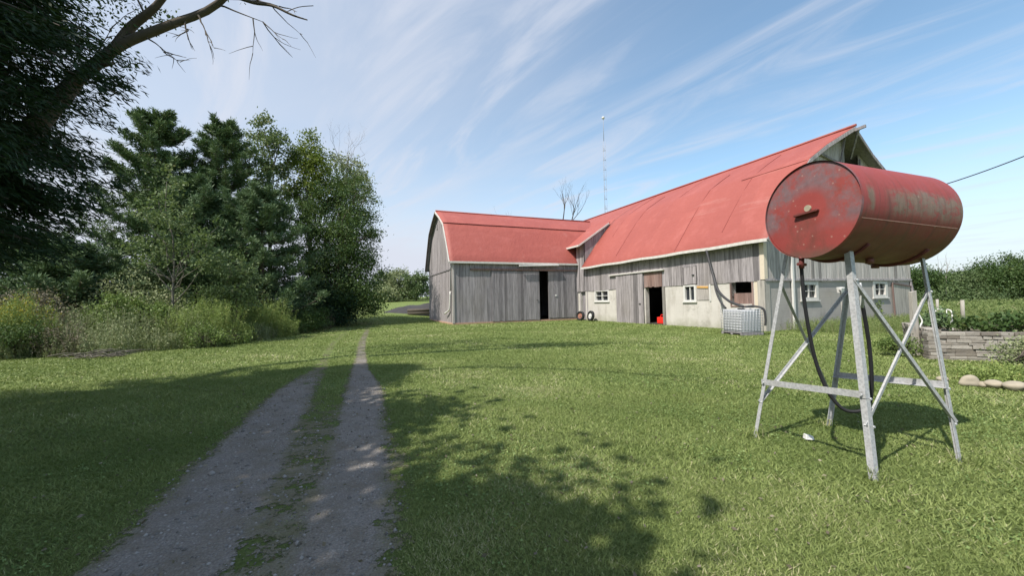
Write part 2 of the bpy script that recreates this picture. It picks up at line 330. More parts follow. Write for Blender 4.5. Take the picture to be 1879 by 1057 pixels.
# ------------------------------------------------------------------ ground
def gz(x, y):
    x = np.asarray(x, float); y = np.asarray(y, float)
    r = .042 * np.maximum(0, np.sqrt(np.maximum(y - 24, 0) ** 2 + 9) - 3) * sstep((-5 - x) / 9)
    return np.minimum(r, 3.4 + .004 * (y - 80))
def gzf(x, y): return float(gz(x, y))
def axis(lo, hi, near0, near1, step, far): 
    a = list(np.arange(near0, near1 + 1e-6, step)); s = step
    x = near1
    while x < hi: s *= 1.25; x += s; a.append(x)
    x = near0; s = step
    while x > lo: s *= 1.25; x -= s; a.insert(0, x)
    return np.array(a)
ax_ = axis(-900, 900, -40, 40, 1.0, 0); ay_ = axis(-300, 1200, -4, 90, 1.0, 0)
X, Y = np.meshgrid(ax_, ay_); Z = gz(X, Y); nx = len(ax_); ny = len(ay_)
ii, jj = np.meshgrid(np.arange(nx - 1), np.arange(ny - 1)); q = (jj * nx + ii).ravel()
g_o = npmesh('ground', np.stack([X.ravel(), Y.ravel(), Z.ravel()], 1), np.stack([q, q + 1, q + nx + 1, q + nx], 1), LAWN, smooth=True)
tag(g_o, kind='structure')
# driveway
DY = np.array([-6, 2.4, 4, 5.2, 7.5, 9.8, 13, 16.8, 22.9, 30, 38, 50, 70.])
DL = np.array([-1.5, -3.0, -3.62, -4.0, -4.75, -5.2, -6.45, -8.0, -10.1, -12.7, -15.2, -18.5, -23])
DR = np.array([1.3, -.38, -.82, -1.35, -2.25, -3.45, -4.72, -6.1, -8.15, -10.5, -12.5, -15, -19])
def cover(t, y):
    c = np.where((t > 0) & (t < 1), 1., 0.)
    edge = np.clip(np.minimum(t, 1 - t) / np.interp(y, [4, 10], [.24, .06]), 0, 1)
    ymid = np.interp(y, [2, 4, 6, 8, 11, 20], [.60, .58, .48, .16, .05, 0])
    lf = np.interp(y, [4, 7, 9, 11, 20, 30], [1, .85, .62, .46, .42, .25]); rf = np.interp(y, [7, 10, 14, 22, 26, 34], [1, .82, .62, .60, .40, .25])
    wl = np.interp(y, [3, 8, 12], [.24, .20, .10]); wr = np.interp(y, [3, 8, 12, 20], [.20, .18, .13, .11])
    tl = np.interp(y, [3, 8, 12], [.28, .25, .22]); trr = np.interp(y, [3, 8, 12], [.78, .80, .86])
    ll = lf * np.exp(-((t - tl) / wl) ** 4); rr = rf * np.exp(-((t - trr) / wr) ** 4)
    return np.clip(np.maximum(np.maximum(ll, rr), ymid), 0, 1) * edge * c
ty = np.concatenate([np.arange(-5, 12, .12), np.arange(12, 60, .4)]); tt = np.linspace(-.05, 1.05, 45)
T, YY = np.meshgrid(tt, ty); l_ = np.interp(YY, DY, DL); r_ = np.interp(YY, DY, DR); XX = l_ + (r_ - l_) * T
cv = cover(T, YY); nx = len(tt); ny = len(ty)
ii, jj = np.meshgrid(np.arange(nx - 1), np.arange(ny - 1)); q = (jj * nx + ii).ravel()
dz = gz(XX, YY) + np.where(YY < 24, .004, .03)
d_o = npmesh('driveway', np.stack([XX.ravel(), YY.ravel(), dz.ravel()], 1), np.stack([q, q + 1, q + nx + 1, q + nx], 1), GRAVEL, smooth=True)
d_o.data.attributes.new('cover', 'FLOAT', 'POINT').data.foreach_set('value', cv.ravel().astype(np.float32)); tag(d_o, kind='structure')
def covxy(x, y):
    l_ = np.interp(y, DY, DL); r_ = np.interp(y, DY, DR); t = (x - l_) / (r_ - l_); return cover(t, y)

# ------------------------------------------------------------------ barn frame
TH = .398; A = Vector((11.785, 18.52, 0)); GV = Vector((math.cos(TH), math.sin(TH), 0)); LV = Vector((-math.sin(TH), math.cos(TH), 0))
def BW(u, w, z=0): p = A + GV * u + LV * w; return (p.x, p.y, z)
def inbarn(x, y, m=0.05):
    u = (x - A.x) * GV.x + (y - A.y) * GV.y; w = (x - A.x) * LV.x + (y - A.y) * LV.y
    return ((u > -m) & (u < 12.8 + m) & (w > -m) & (w < 25)) | ((u > -10.7 - m) & (u < 1) & (w > 16.1 - m) & (w < 25.2))
# profile of main roof, left half: (u, z)
MP = [(-.38, 4.22), (1.0, 6.02), (2.1, 7.38), (3.0, 8.32), (4.4, 9.20), (6.4, 10.32)]
HW = 6.4
def mz(u):
    u = u if u <= HW else 2 * HW - u
    return float(np.interp(u, [p[0] for p in MP], [p[1] for p in MP]))
# left wing roof profile (w, z)
LP = [(15.88, 4.62), (16.9, 6.35), (17.85, 7.80), (19.2, 8.62), (20.6, 9.32)]
LC = 20.6
def lz(w):
    w = w if w <= LC else 2 * LC - w
    return float(np.interp(w, [p[0] for p in LP], [p[1] for p in LP]))

def boards(mb, P, a0, a1, z0, z1, holes=(), bw=(.19, .30), th=.028, jag=.02, seed=0):
    rr = random.Random(seed); cuts = sorted({a0, a1, *[h for hh in holes for h in hh[:2] if a0 < h < a1]})
    for c0, c1 in zip(cuts, cuts[1:]):
        a = c0
        while a < c1 - .01:
            b = min(c1, a + rr.uniform(*bw))
            if c1 - b < .07: b = c1
            gap = rr.uniform(.004, .014); t_ = th + rr.uniform(0, .012); rv = rr.random(); m_ = (a + b) / 2
            segs = [(z0(m_) - rr.uniform(0, jag), None)]; pieces = []
            hs = sorted([(h[2], h[3]) for h in holes if h[0] - .001 <= m_ <= h[1] + .001])
            zb = z0(m_) - rr.uniform(0, jag)
            for h0, h1 in hs:
                if h0 > zb + .02: pieces.append((zb, h0, h0))
                zb = max(zb, h1)
            pieces.append((zb, z1(a), z1(b)))
            for zz0, za, zb_ in pieces:
                if za <= zz0 + .01 and zb_ <= zz0 + .01: continue
                za = max(za, zz0 + .005); zb_ = max(zb_, zz0 + .005); e = b - gap
                mb.hexa([P(a, t_, zz0), P(e, t_, zz0), P(e, 0, zz0), P(a, 0, zz0), P(a, t_, za), P(e, t_, zb_), P(e, 0, zb_), P(a, 0, za)], rv)
            a = b
def holed(mb, P, a0, a1, z0, z1, holes, th):
    aa = sorted({a0, a1, *[h for hh in holes for h in hh[:2]]}); zs = sorted({z0, z1, *[h for hh in holes for h in hh[2:4]]})
    for x0, x1 in zip(aa, aa[1:]):
        for y0, y1 in zip(zs, zs[1:]):
            mx, my = (x0 + x1) / 2, (y0 + y1) / 2
            if any(h[0] < mx < h[1] and h[2] < my < h[3] for h in holes): continue
            mb.hexa([P(x0, 0, y0), P(x1, 0, y0), P(x1, -th, y0), P(x0, -th, y0), P(x0, 0, y1), P(x1, 0, y1), P(x1, -th, y1), P(x0, -th, y1)])
PL = lambda a, d, z: (-d, a, z)              # long wall u = 0, outward -u
PG = lambda a, d, z: (a, -d, z)              # gable w = 0, outward -w
PF = lambda a, d, z: (a, 16.1 - d, z)        # left wing front
PE = lambda a, d, z: (-10.7 - d, a, z)       # left wing gable end
def window(parent, P, a0, a1, z0, z1, nv=1, nh=1, fr=.1, m=None, depth=.10, prd=.03):
    m = m or WHITE
    f = MB()
    def bx(x0, x1, y0, y1, d0, d1, mb): mb.hexa([P(x0, d1, y0), P(x1, d1, y0), P(x1, d0, y0), P(x0, d0, y0), P(x0, d1, y1), P(x1, d1, y1), P(x1, d0, y1), P(x0, d0, y1)])
    bx(a0, a0 + fr, z0, z1, -depth, prd, f); bx(a1 - fr, a1, z0, z1, -depth, prd, f); bx(a0 + fr, a1 - fr, z1 - fr * .8, z1, -depth, prd - .004, f); bx(a0 + fr, a1 - fr, z0, z0 + fr * .7, -depth, prd - .004, f)
    i0, i1, j0, j1 = a0 + fr, a1 - fr, z0 + fr * .7, z1 - fr * .8
    for k in range(1, nv + 1):
        x = i0 + (i1 - i0) * k / (nv + 1); bx(x - .025, x + .025, j0, j1, -depth + .01, -.01, f)
    for k in range(1, nh + 1):
        y = j0 + (j1 - j0) * k / (nh + 1); bx(i0, i1, y - .018, y + .018, -depth + .015, -.015, f)
    wn = f.build('window', m, parent)
    g = MB(); bx(i0, i1, j0, j1, -depth - .012, -depth, g); g.build('pane', GLASSM, wn)
    s = MB(); bx(a0 - .06, a1 + .06, z0 - .06, z0 - .003, -.02, prd + .05, s); s.build('sill', m, wn)
    return wn

# ------------------------------------------------------------------ main barn
barn = thing('barn', 'large grey board barn with red roof, pale concrete lower wall and open gable peak', 'barn', A, TH)
LH = [(.62, 1.71, 1.28, 2.37), (3.92, 4.81, 1.43, 2.37), (6.45, 7.98, 0, 2.37), (11.85, 13.69, 1.5, 2.37), (14.75, 15.65, 0, 2.37)]
mb = MB(); holed(mb, PL, .3, 14.98, -.2, 2.37, [h for h in LH if h[1] < 15], .3); holed(mb, PL, 14.98, 16.1, -.2, 2.37, [LH[-1]], .3)
mb.build('concrete_wall', CONC, barn)
mb = MB(); holed(mb, PG, 0, 12.8, -.2, 2.4, [(2.6, 4.0, 1.4, 2.33), (8.85, 10.3, 1.45, 2.4)], .3); holed(mb, lambda a, d, z: (12.8 + d, a, z), .3, 25, -.2, 2.4, [], .3)
mb.build('concrete_gable_wall', CONC_G, barn)
mb = MB(); boards(mb, PL, .02, 14.98, lambda a: 2.35 + .03 * math.sin(a * 1.3), lambda a: 4.62, [(3.8, 4.76, 2.3, 3.44), (6.42, 8.05, 2.3, 3.3)], seed=1)
mb.build('board_wall', W_GREY, barn)
mb = MB(); boards(mb, lambda a, d, z: PL(a, d + .05, z), 14.98, 16.09, lambda a: 2.33, lambda a: 6.35, [], (.15, .22), seed=2); mb.build('tower_boards', W_GREY, barn)
mb = MB(); boards(mb, PG, .0, 12.8, lambda a: 2.36 + .03 * math.sin(a), lambda a: mz(a) - .06, [(6.75, 8.05, 8.0, 11)], (.22, .34), seed=3)
mb.build('gable_boards', W_PALE, barn)
mb = MB(); boards(mb, lambda a, d, z: (a, 25 + d, z), .0, 12.8, lambda a: 0, lambda a: mz(a) - .06, [], seed=4)
boards(mb, lambda a, d, z: (12.8 + d, a, z), 0, 25, lambda a: 2.4, lambda a: 4.5, [], seed=4); mb.build('rear_boards', W_DARK, barn)
mb = MB(); mb.box((.02, .35, .0), (12.5, 24.9, .05)); mb.build('floor', DIRT, barn)
# doors, panels on the long wall
def leafdoor(name, parent, P, a0, a1, z0, z1, m, d=.05, seed=9, handle=None, rails=True, bw=(.2, .3)):
    mb = MB(); boards(mb, lambda a, dd, z: P(a, dd + d, z), a0, a1, lambda a: z0, lambda a: z1, [], bw, seed=seed, jag=.05)
    o = mb.build(name, m, parent)
    if handle:
        h = MB(); a, z = handle; h.hexa([P(a, d + .10, z), P(a + .14, d + .10, z), P(a + .14, d + .05, z), P(a, d + .05, z), P(a, d + .10, z + .04), P(a + .14, d + .10, z + .04), P(a + .14, d + .05, z + .04), P(a, d + .05, z + .04)]); h.build('handle', BLACK, o)
    return o
leafdoor('sliding_door', barn, PL, 8.08, 10.85, .0, 3.34, W_PALE if False else W_GREY, d=.09, seed=11, handle=(8.3, 1.3))
mb = MB(); mb.hexa([PL(6.2, .19, 3.36), PL(11.6, .19, 3.36), PL(11.6, .05, 3.36), PL(6.2, .05, 3.36), PL(6.2, .19, 3.44), PL(11.6, .19, 3.44), PL(11.6, .05, 3.44), PL(6.2, .05, 3.44)]); mb.build('door_track', FASCIA, barn)
leafdoor('lintel_panel', barn, PL, 6.44, 8.03, 2.40, 3.28, W_BROWN, d=.012, seed=12)
leafdoor('hatch_door', barn, PL, 3.84, 4.72, 2.42, 3.40, W_GREY, d=.02, seed=13, handle=(3.95, 2.9))
tag(leafdoor('hatch_frame', barn, PL, 3.80, 4.76, 3.42, 3.50, W_DARK, d=.03, seed=14))
leafdoor('walk_door', barn, PL, 14.78, 15.62, .05, 2.3, W_DARK, d=-.16, seed=15)
mb = MB()
for a in (14.66, 15.66): mb.hexa([PL(a, .03, 0), PL(a + .09, .03, 0), PL(a + .09, -.18, 0), PL(a, -.18, 0), PL(a, .03, 2.36), PL(a + .09, .03, 2.36), PL(a + .09, -.18, 2.36), PL(a, -.18, 2.36)])
mb.build('door_frame', W_GREY, barn)
mb = MB(); mb.hexa([PL(6.22, .06, -.05), PL(6.42, .06, -.05), PL(6.42, -.02, -.05), PL(6.22, -.02, -.05), PL(6.24, .06, 2.36), PL(6.44, .06, 2.36), PL(6.44, -.02, 2.36), PL(6.24, -.02, 2.36)]); mb.build('door_post', W_POST, barn)
window(barn, PL, 11.85, 13.69, 1.5, 2.37, 1, 1, .13, depth=.16)
window(barn, PL, 3.92, 4.81, 1.43, 2.37, 1, 0, .12)
mb = MB(); mb.hexa([PL(3.0, .03, 1.5), PL(3.88, .03, 1.5), PL(3.88, .003, 1.5), PL(3.0, .003, 1.5), PL(3.0, .03, 2.36), PL(3.88, .03, 2.36), PL(3.88, .003, 2.36), PL(3.0, .003, 2.36)]); pn = mb.build('boarded_window', W_PALE, barn)
mb = MB(); mb.hexa([PL(3.08, .07, 2.14), PL(3.8, .07, 2.18), PL(3.8, .032, 2.18), PL(3.08, .032, 2.14), PL(3.08, .07, 2.24), PL(3.8, .07, 2.28), PL(3.8, .032, 2.28), PL(3.08, .032, 2.24)]); mb.build('orange_plank', ORANGE, pn)
mb = MB(); mb.hexa([PL(2.94, .045, 1.44), PL(3.02, .045, 1.44), PL(3.02, .004, 1.44), PL(2.94, .004, 1.44), PL(2.94, .045, 2.35), PL(3.02, .045, 2.35), PL(3.02, .004, 2.35), PL(2.94, .004, 2.35)]); mb.build('trim', WHITE, pn)
# stall opening with half shutter
leafdoor('half_shutter', barn, PL, .66, 1.67, 1.30, 1.82, W_BROWN, d=-.14, seed=21)
mb = MB()
for (x0, x1, y0, y1) in ((.54, .62, 1.2, 2.35), (1.71, 1.79, 1.2, 2.35), (.54, 1.79, 1.14, 1.2)):
    mb.hexa([PL(x0, .03, y0), PL(x1, .03, y0), PL(x1, -.2, y0), PL(x0, -.2, y0), PL(x0, .03, y1), PL(x1, .03, y1), PL(x1, -.2, y1), PL(x0, -.2, y1)])
mb.build('shutter_frame', W_BROWN, barn)
mb = MB(); mb.hexa([PL(.06, .012, .0), PL(.5, .012, .0), PL(.5, .002, .0), PL(.06, .002, .0), PL(.06, .012, 2.34), PL(.5, .012, 2.34), PL(.5, .002, 2.34), PL(.06, .002, 2.34)]); mb.build('cream_panel', CREAM, barn)
# corner posts
mb = MB(); mb.box((-.07, -.075, 2.42), (.16, .14, 4.15)); mb.build('corner_post', CREAM, barn, .006)
mb = MB(); mb.box((-.06, -.05, -.05), (.3, .3, 2.38)); mb.build('corner_pier', W_POST, barn)
# gable windows
window(barn, PG, 2.6, 4.0, 1.4, 2.33, 1, 1, .20, FASCIA); window(barn, PG, 8.85, 10.3, 1.45, 2.4, 1, 1, .22, FASCIA)
mb = MB(); mb.box((1.86, -.14, .0), (1.98, -.05, 4.2)); mb.build('pale_gable_batten', WHITE, barn)
mb = MB(); mb.hexa([PG(10.9, .06, .1), PG(12.45, .06, .1), PG(12.45, .01, .1), PG(10.9, .01, .1), PG(10.75, .06, 2.2), PG(12.6, .06, 2.02), PG(12.6, .01, 2.02), PG(10.75, .01, 2.2)]); dd = mb.build('gable_door', W_POST, barn)
mb = MB(); mb.beam((10.7, -.08, 2.25), (12.75, -.08, 2.06), .05, .07); mb.beam((10.84, -.08, .1), (10.70, -.08, 2.2), .05, .08); mb.build('door_frame', W_BROWN, dd)
mb = MB(); mb.beam((12.72, -.35, 0.0), (12.72, -.05, 2.35), .08, .1, (1, 0, 0)); mb.build('corner_prop', W_DARK, barn)
mb = MB(); mb.beam((0, -.055, 2.40), (12.8, -.055, 2.46), .06, .10); mb.build('belt_board', W_GREY, barn)
# roof: tiles of sheet with seams, both slopes
def roof_sheet(prof, a0f, a1f, P, step=.85, sag=.03, seed=0, thick=.05, skip=None):
    rr = random.Random(seed); mb = MB()
    # refine the profile
    pr = []
    for (p, q) in zip(prof, prof[1:]):
        for k in range(3): pr.append((p[0] + (q[0] - p[0]) * k / 3, p[1] + (q[1] - p[1]) * k / 3))
    pr.append(prof[-1]); n = len(pr); cols = 32; grid = []
    for i, (u, z) in enumerate(pr):
        row = []
        for k in range(cols + 1):
            a = a0f(u) + (a1f(u) - a0f(u)) * k / cols
            wz = sag * (math.sin(a * .9 + seed) * .5 + math.sin(a * 2.3 + i * .4) * .35 + rr.uniform(-.3, .3) * .5) * (0.3 if i in (0, n - 1) else 1)
            row.append((u, a, z + wz))
        grid.append(row)
    for i in range(n - 1):
        for k in range(cols):
            p = [P(*grid[i][k]), P(*grid[i][k + 1]), P(*grid[i + 1][k + 1]), P(*grid[i + 1][k])]
            mb.poly(p, rnd=random.Random(k // 2 * 7 + (i // 5) * 31 + seed).random(), sm=True)
    lo = [[(g[0], g[1], g[2] - thick) for g in row] for row in grid]
    for i in range(n - 1):
        for k in (0, cols):
            mb.poly([P(*grid[i][k]), P(*grid[i + 1][k]), P(*lo[i + 1][k]), P(*lo[i][k])])
    for k in range(cols): mb.poly([P(*grid[0][k]), P(*grid[0][k + 1]), P(*lo[0][k + 1]), P(*lo[0][k])])
    # one shared vertex per grid point: weld
    return mb, grid, lo
def weld(o):
    import bmesh
    bm = bmesh.new(); bm.from_mesh(o.data); bmesh.ops.remove_doubles(bm, verts=bm.verts, dist=.0004); bmesh.ops.recalc_face_normals(bm, faces=bm.faces); bm.to_mesh(o.data); bm.free()
w0 = lambda u: -.5 - .22 * max(0, 1 - (HW - u) / 2.0)
A0 = lambda u: w0(u)
mbR, gA, loA = roof_sheet([(p[0], p[1] + .06) for p in MP], A0, lambda u: 14.93, lambda u, a, z: (u, a, z), seed=1)
mbR2, gB, loB = roof_sheet([(max(p[0], .06), p[1] + .06 + (.0 if p[0] > 0 else .5)) for p in MP], lambda u: 14.93, lambda u: 25.2, lambda u, a, z: (u, a, z), seed=1, sag=.01)
mbR3, gC, loC = roof_sheet([(p[0], p[1] + .06) for p in MP], A0, lambda u: 25.2, lambda u, a, z: (2 * HW - u, a, z), seed=3)
for m_ in (mbR2, mbR3):
    n = len(mbR.v); mbR.v += m_.v; mbR.f += [tuple(i + n for i in f) for f in m_.f]; mbR.r += m_.r; mbR.sm += m_.sm
roof = mbR.build('roof', ROOF, barn); weld(roof)
# underside boards
mb = MB()
for (pr, mir, a1) in ((MP, False, 14.9), (MP, True, 25.1)):
    for p, q in zip(pr, pr[1:]):
        x = lambda u: (2 * HW - u) if mir else u
        mb.poly([(x(p[0]) , w0(p[0]) + .03, p[1] - .03), (x(p[0]), a1, p[1] - .03), (x(q[0]), a1, q[1] - .03), (x(q[0]), w0(q[0]) + .03, q[1] - .03)])
mb.build('roof_deck', W_DARK, barn)
mb = MB()
for mir in (0, 1):
    for p, q in zip(MP, MP[1:]):
        x = lambda u: (2 * HW - u) if mir else u
        mb.beam((x(p[0]), w0(p[0]) - .03, p[1] - .05), (x(q[0]), w0(q[0]) - .03, q[1] - .05), .045, .17, (0, 0, 1))
mb.build('rake_trim', W_GREY, barn)
mb = MB(); a = 0
for k in range(15):
    a0 = -.5 + k * 1.03; s = .02 * math.sin(k * 1.7); mb.beam((-.42, a0, 4.20 + s), (-.42, a0 + 1.02, 4.20 + .02 * math.sin((k + 1) * 1.7)), .05, .15)
mb.build('eave_fascia', FASCIA, barn)
mb = MB(); mb.tube([(HW, -.8, 10.44), (HW, 5, 10.41), (HW, 12, 10.44), (HW, 25.2, 10.42)], .07, 6); mb.build('ridge_cap', ROOF, barn)
for a, u0_, u1_ in ((2.3, .2, 5.6), (5.1, -.3, 4.9), (8.0, .6, 6.2), (10.9, .0, 5.0), (13.1, 1.4, 6.2)):
    us = np.linspace(u0_, u1_, 9); mb = MB()
    for p, q in zip(us, us[1:]):
        sk = lambda u: a + (u - u0_) * .05
        mb.beam((p, sk(p), mz(p) + .066), (q, sk(q), mz(q) + .066), .022, .022)
    mb.build('roof_seam', SEAM, barn)
mb = MB()
for a0_, a1_, u in ((-.4, 3.1, 2.9),):
    aa = np.linspace(a0_, a1_, 6)
    for p, q in zip(aa, aa[1:]): mb.beam((u, p, mz(u) + .085), (u, q, mz(u) + .085), .03, .018)
mb.build('roof_seam', SEAM, barn)
# open peak timbers
mb = MB(); mb.beam((4.1, -.12, 9.0), (8.6, -.12, 8.1), .09, .11); mb.beam((6.5, -.25, 10.15), (6.2, -.12, 8.6), .08, .08, (0, 1, 0)); mb.beam((6.4, .1, 10.12), (6.4, -1.2, 10.22), .1, .14); mb.beam((6.4, -.9, 10.15), (7.2, -.1, 9.0), .07, .07); mb.beam((8.1, -.05, 8.3), (8.1, -.05, 9.1), .08, .06, (1, 0, 0))
mb.build('peak_timber', W_DARK, barn)
# raised roof over the inner corner
dz_ = lambda u: 6.12 + (u + .6) * .655
mb = MB()
top = [(-.62, 14.86, dz_(-.62)), (2.55, 14.86, dz_(2.55)), (2.55, 18.6, dz_(2.55)), (-.62, 16.85, dz_(-.62))]
mb.hexa([(x, y, z - .05) for x, y, z in top] + [(x, y, z + .02) for x, y, z in top]); mb.build('corner_roof', ROOF, barn)
mb = MB(); mb.beam((-.64, 14.84, dz_(-.62) - .06), (-.64, 16.8, dz_(-.62) - .06), .05, .14); mb.beam((-.62, 14.83, dz_(-.62) - .06), (2.4, 14.83, dz_(2.4) - .04), .05, .12); mb.build('corner_fascia', FASCIA, barn)
mb = MB(); boards(mb, lambda a, d, z: (a, 14.98 - d, z), .02, 2.5, lambda a: mz(a) - .1, lambda a: dz_(a) - .07, [], seed=31, jag=0); mb.build('cheek_wall', W_DARK, barn)
# gutter downpipe, black, hanging in a curve to the tote
def spline(pts, n=8):
    P = [Vector(p) for p in pts]; out = []
    for i in range(len(P) - 1):
        p0, p1, p2, p3 = P[max(i - 1, 0)], P[i], P[i + 1], P[min(i + 2, len(P) - 1)]
        for k in range(n):
            t = k / n; out.append(.5 * ((2 * p1) + (p2 - p0) * t + (2 * p0 - 5 * p1 + 4 * p2 - p3) * t * t + (3 * p1 - p0 - 3 * p2 + p3) * t ** 3))
    return out + [P[-1]]

# ------------------------------------------------------------------ left wing
wing = thing('barn', 'lower grey board barn wing with red gambrel roof and tall dark sliding door gap', 'barn', A, TH)
mb = MB(); boards(mb, PF, -10.7, -.02, lambda a: .10, lambda a: 4.66, [(-3.67, -2.83, 0, 4.06)], (.18, .28), seed=41); mb.build('front_wall', W_DARK, wing)
mb = MB(); boards(mb, PE, 16.1, 25.1, lambda a: .1 + .02 * math.sin(a * 2), lambda a: lz(a) - .05, [], (.22, .32), seed=42); mb.build('gable_wall', W_GREY, wing)
mb = MB(); boards(mb, lambda a, d, z: (a, 25.1 + d, z), -10.7, 0, lambda a: .1, lambda a: 4.6, [], seed=43); mb.build('rear_wall', W_DARK, wing)
mb = MB(); mb.box((-10.6, 16.3, .0), (-.02, 25.0, .06)); mb.build('floor', DIRT, wing)
leafdoor('sliding_door', wing, PF, -7.72, -3.66, .16, 3.98, W_DARK, d=.07, seed=44, handle=(-3.95, 1.7), bw=(.17, .27))
leafdoor('sliding_door', wing, PF, -2.84, -.34, .26, 3.98, W_DARK, d=.07, seed=45, bw=(.2, .3))
mb = MB(); mb.hexa([PF(-9.4, .14, 4.03), PF(-.05, .14, 4.06), PF(-.05, .04, 4.06), PF(-9.4, .04, 4.03), PF(-9.4, .14, 4.17), PF(-.05, .14, 4.20), PF(-.05, .04, 4.20), PF(-9.4, .04, 4.17)]); mb.build('door_track', W_BROWN, wing)
mb = MB(); mb.beam((-10.76, 16.1, 4.17), (-10.76, 24.9, 4.17), .05, .12); mb.build('belt_board', W_DARK, wing)
mb = MB(); mb.box((-10.8, 16.0, .1), (-10.66, 16.14, 4.5)); mb.build('corner_board', W_PALE, wing)
mb = MB(); mb.box((-10.82, 16.02, -.1), (.0, 16.25, .12)); mb.box((-10.82, 16.25, -.1), (-10.6, 25.1, .12)); mb.build('foundation', MUD, wing)
mb = MB(); mb.box((-10.79, 21.0, 7.95), (-10.72, 21.35, 8.35)); mb.build('vent', W_DARK, wing)
def lend(u0): return 0
def uend(z):   # where the left wing's roof meets the main roof
    zz = [p[1] for p in MP]; return float(np.interp(z, zz, [p[0] for p in MP]))
PW = lambda w, a, z: (a, w, z)
LPt = [(p[0], p[1] + .05) for p in LP]
a1f = lambda w: max(-.03, uend(lz(w)) + .55) if w > 16.3 else -.03
m1, g1, l1 = roof_sheet(LPt, lambda w: -11.02, a1f, PW, seed=5, sag=.025)
m2, g2, l2 = roof_sheet(LPt, lambda w: -11.02, a1f, lambda w, a, z: (a, 2 * LC - w, z), seed=6, sag=.025)
n = len(m1.v); m1.v += m2.v; m1.f += [tuple(i + n for i in f) for f in m2.f]; m1.r += m2.r; m1.sm += m2.sm
weld(m1.build('roof', ROOF, wing))
mb = MB()
for mir in (0, 1):
    for p, q in zip(LP, LP[1:]):
        y = lambda w: 2 * LC - w if mir else w
        mb.poly([(-10.98, y(p[0]), p[1] - .03), (-.1, y(p[0]), p[1] - .03), (-.1, y(q[0]), q[1] - .03), (-10.98, y(q[0]), q[1] - .03)])
mb.build('roof_deck', W_DARK, wing)
for mir, m_, nm in ((0, FASCIA, 'rake_trim'), (1, TWIG_D, 'rake_trim')):
    mb = MB()
    for p, q in zip(LP, LP[1:]):
        y = lambda w: 2 * LC - w if mir else w
        mb.beam((-11.05, y(p[0]), p[1] - .04), (-11.05, y(q[0]), q[1] - .04), .05, .15)
    mb.build(nm, m_, wing)
mb = MB(); mb.beam((-11.02, 15.85, 4.60), (-.05, 15.85, 4.62), .05, .15); mb.build('eave_fascia', FASCIA, wing)
mb = MB(); mb.beam((-5.5, 15.76, 4.42), (-2.0, 15.76, 4.53), .12, .09); mb.build('hanging_gutter', GUTTER, wing)
mb = MB(); mb.tube([(-11.0, LC, 9.42), (-5, LC, 9.40), (4.4, LC, 9.42)], .06, 6); mb.build('ridge_cap', ROOF, wing)
mb = MB(); mb.beam((-11.02, 17.85, 7.89), (2.2, 17.85, 7.9), .10, .03); mb.build('roof_break_flashing', SEAM, wing)
mb = MB(); mb.tube([(-10.9, 15.95, 4.5), (-10.86, 16.2, 4.15), (-10.83, 16.35, 3.9), (-10.83, 16.35, 2.5)], .05, 8); d_ = mb.build('downspout', simple('grey_downspout', (.3, .3, .3), .5), wing)
mb = MB(); mb.tube(spline([(-10.83, 16.55, 2.45), (-10.84, 16.75, 1.3), (-10.86, 16.95, 1.05), (-10.95, 17.9, .78)], 4), .06, 8); mb.build('white_elbow', WHITE, d_)
mb = MB(); mb.box((-2.25, 15.95, 2.0), (-2.1, 16.0, 2.12)); mb.build('white_latch_plate', WHITE, wing)

# things at the barn
pp = thing('drain_hose', 'black corrugated hose hanging from the barn eave down to the white tote', 'hose', BW(-.45, 2.75, 0), TH)
mb = MB(); mb.tube(spline([(-.0, 0, 4.12), (-.05, -.2, 3.5), (-.2, -.55, 2.7), (-.55, -1.1, 1.95), (-1.1, -2.1, 1.45), (-1.75, -3.3, 1.2)], 10), .062, 10); hs = mb.build('long_hose', PIPE, pp)
mb = MB(); mb.tube(spline([(-.24, -.6, 2.6), (-.5, -.9, 2.0), (-.95, -1.5, 1.45), (-1.45, -2.2, 1.12)], 8), .045, 8); mb.build('side_hose', PIPE, pp)

tote = thing('liquid_tote', 'white plastic liquid tote in a steel cage on the grass beside the barn', 'tote', (9.52, 16.55, 0), math.radians(11))
mb = MB(); mb.box((.04, .04, .14), (1.0, 1.16, 1.08)); mb.build('tank', TOTE, tote, .06)
mb = MB()
for k in range(9):
    z = .16 + k * .115
    for (p, q) in (((0, 0), (1.04, 0)), ((1.04, 0), (1.04, 1.2)), ((1.04, 1.2), (0, 1.2)), ((0, 1.2), (0, 0))): mb.tube([(p[0], p[1], z), (q[0], q[1], z)], .010, 5)
for k in range(8):
    x = 1.04 * k / 7
    mb.tube([(x, 0, .12), (x, 0, 1.1)], .010, 5); mb.tube([(x, 1.2, .12), (x, 1.2, 1.1)], .010, 5)
    y = 1.2 * k / 7; mb.tube([(0, y, .12), (0, y, 1.1)], .010, 5); mb.tube([(1.04, y, .12), (1.04, y, 1.1)], .010, 5)
mb.build('cage', CAGE, tote)
mb = MB()
for y in (0, .55, 1.1): mb.box((0, y, 0), (1.04, y + .1, .09))
mb.box((0, 0, .09), (1.04, 1.2, .12)); mb.build('pallet', W_DARK, tote)
mb = MB(); mb.tube([(.5, .6, 1.08), (.5, .6, 1.13)], .12, 16); mb.build('filler_cap', BLACK, tote)
mb = MB(); mb.box((.7, .02, 1.09), (1.02, 1.15, 1.13)); mb.build('top_plate', WHITE, tote)
bh = MB(); bh.tube(spline([(.45, .25, 1.2), (.8, .2, 1.22), (1.06, -.02, 1.1), (1.12, -.05, .7), (1.12, -.02, .4)], 8), .045, 8); bh.build('overflow_hose', PIPE, tote)

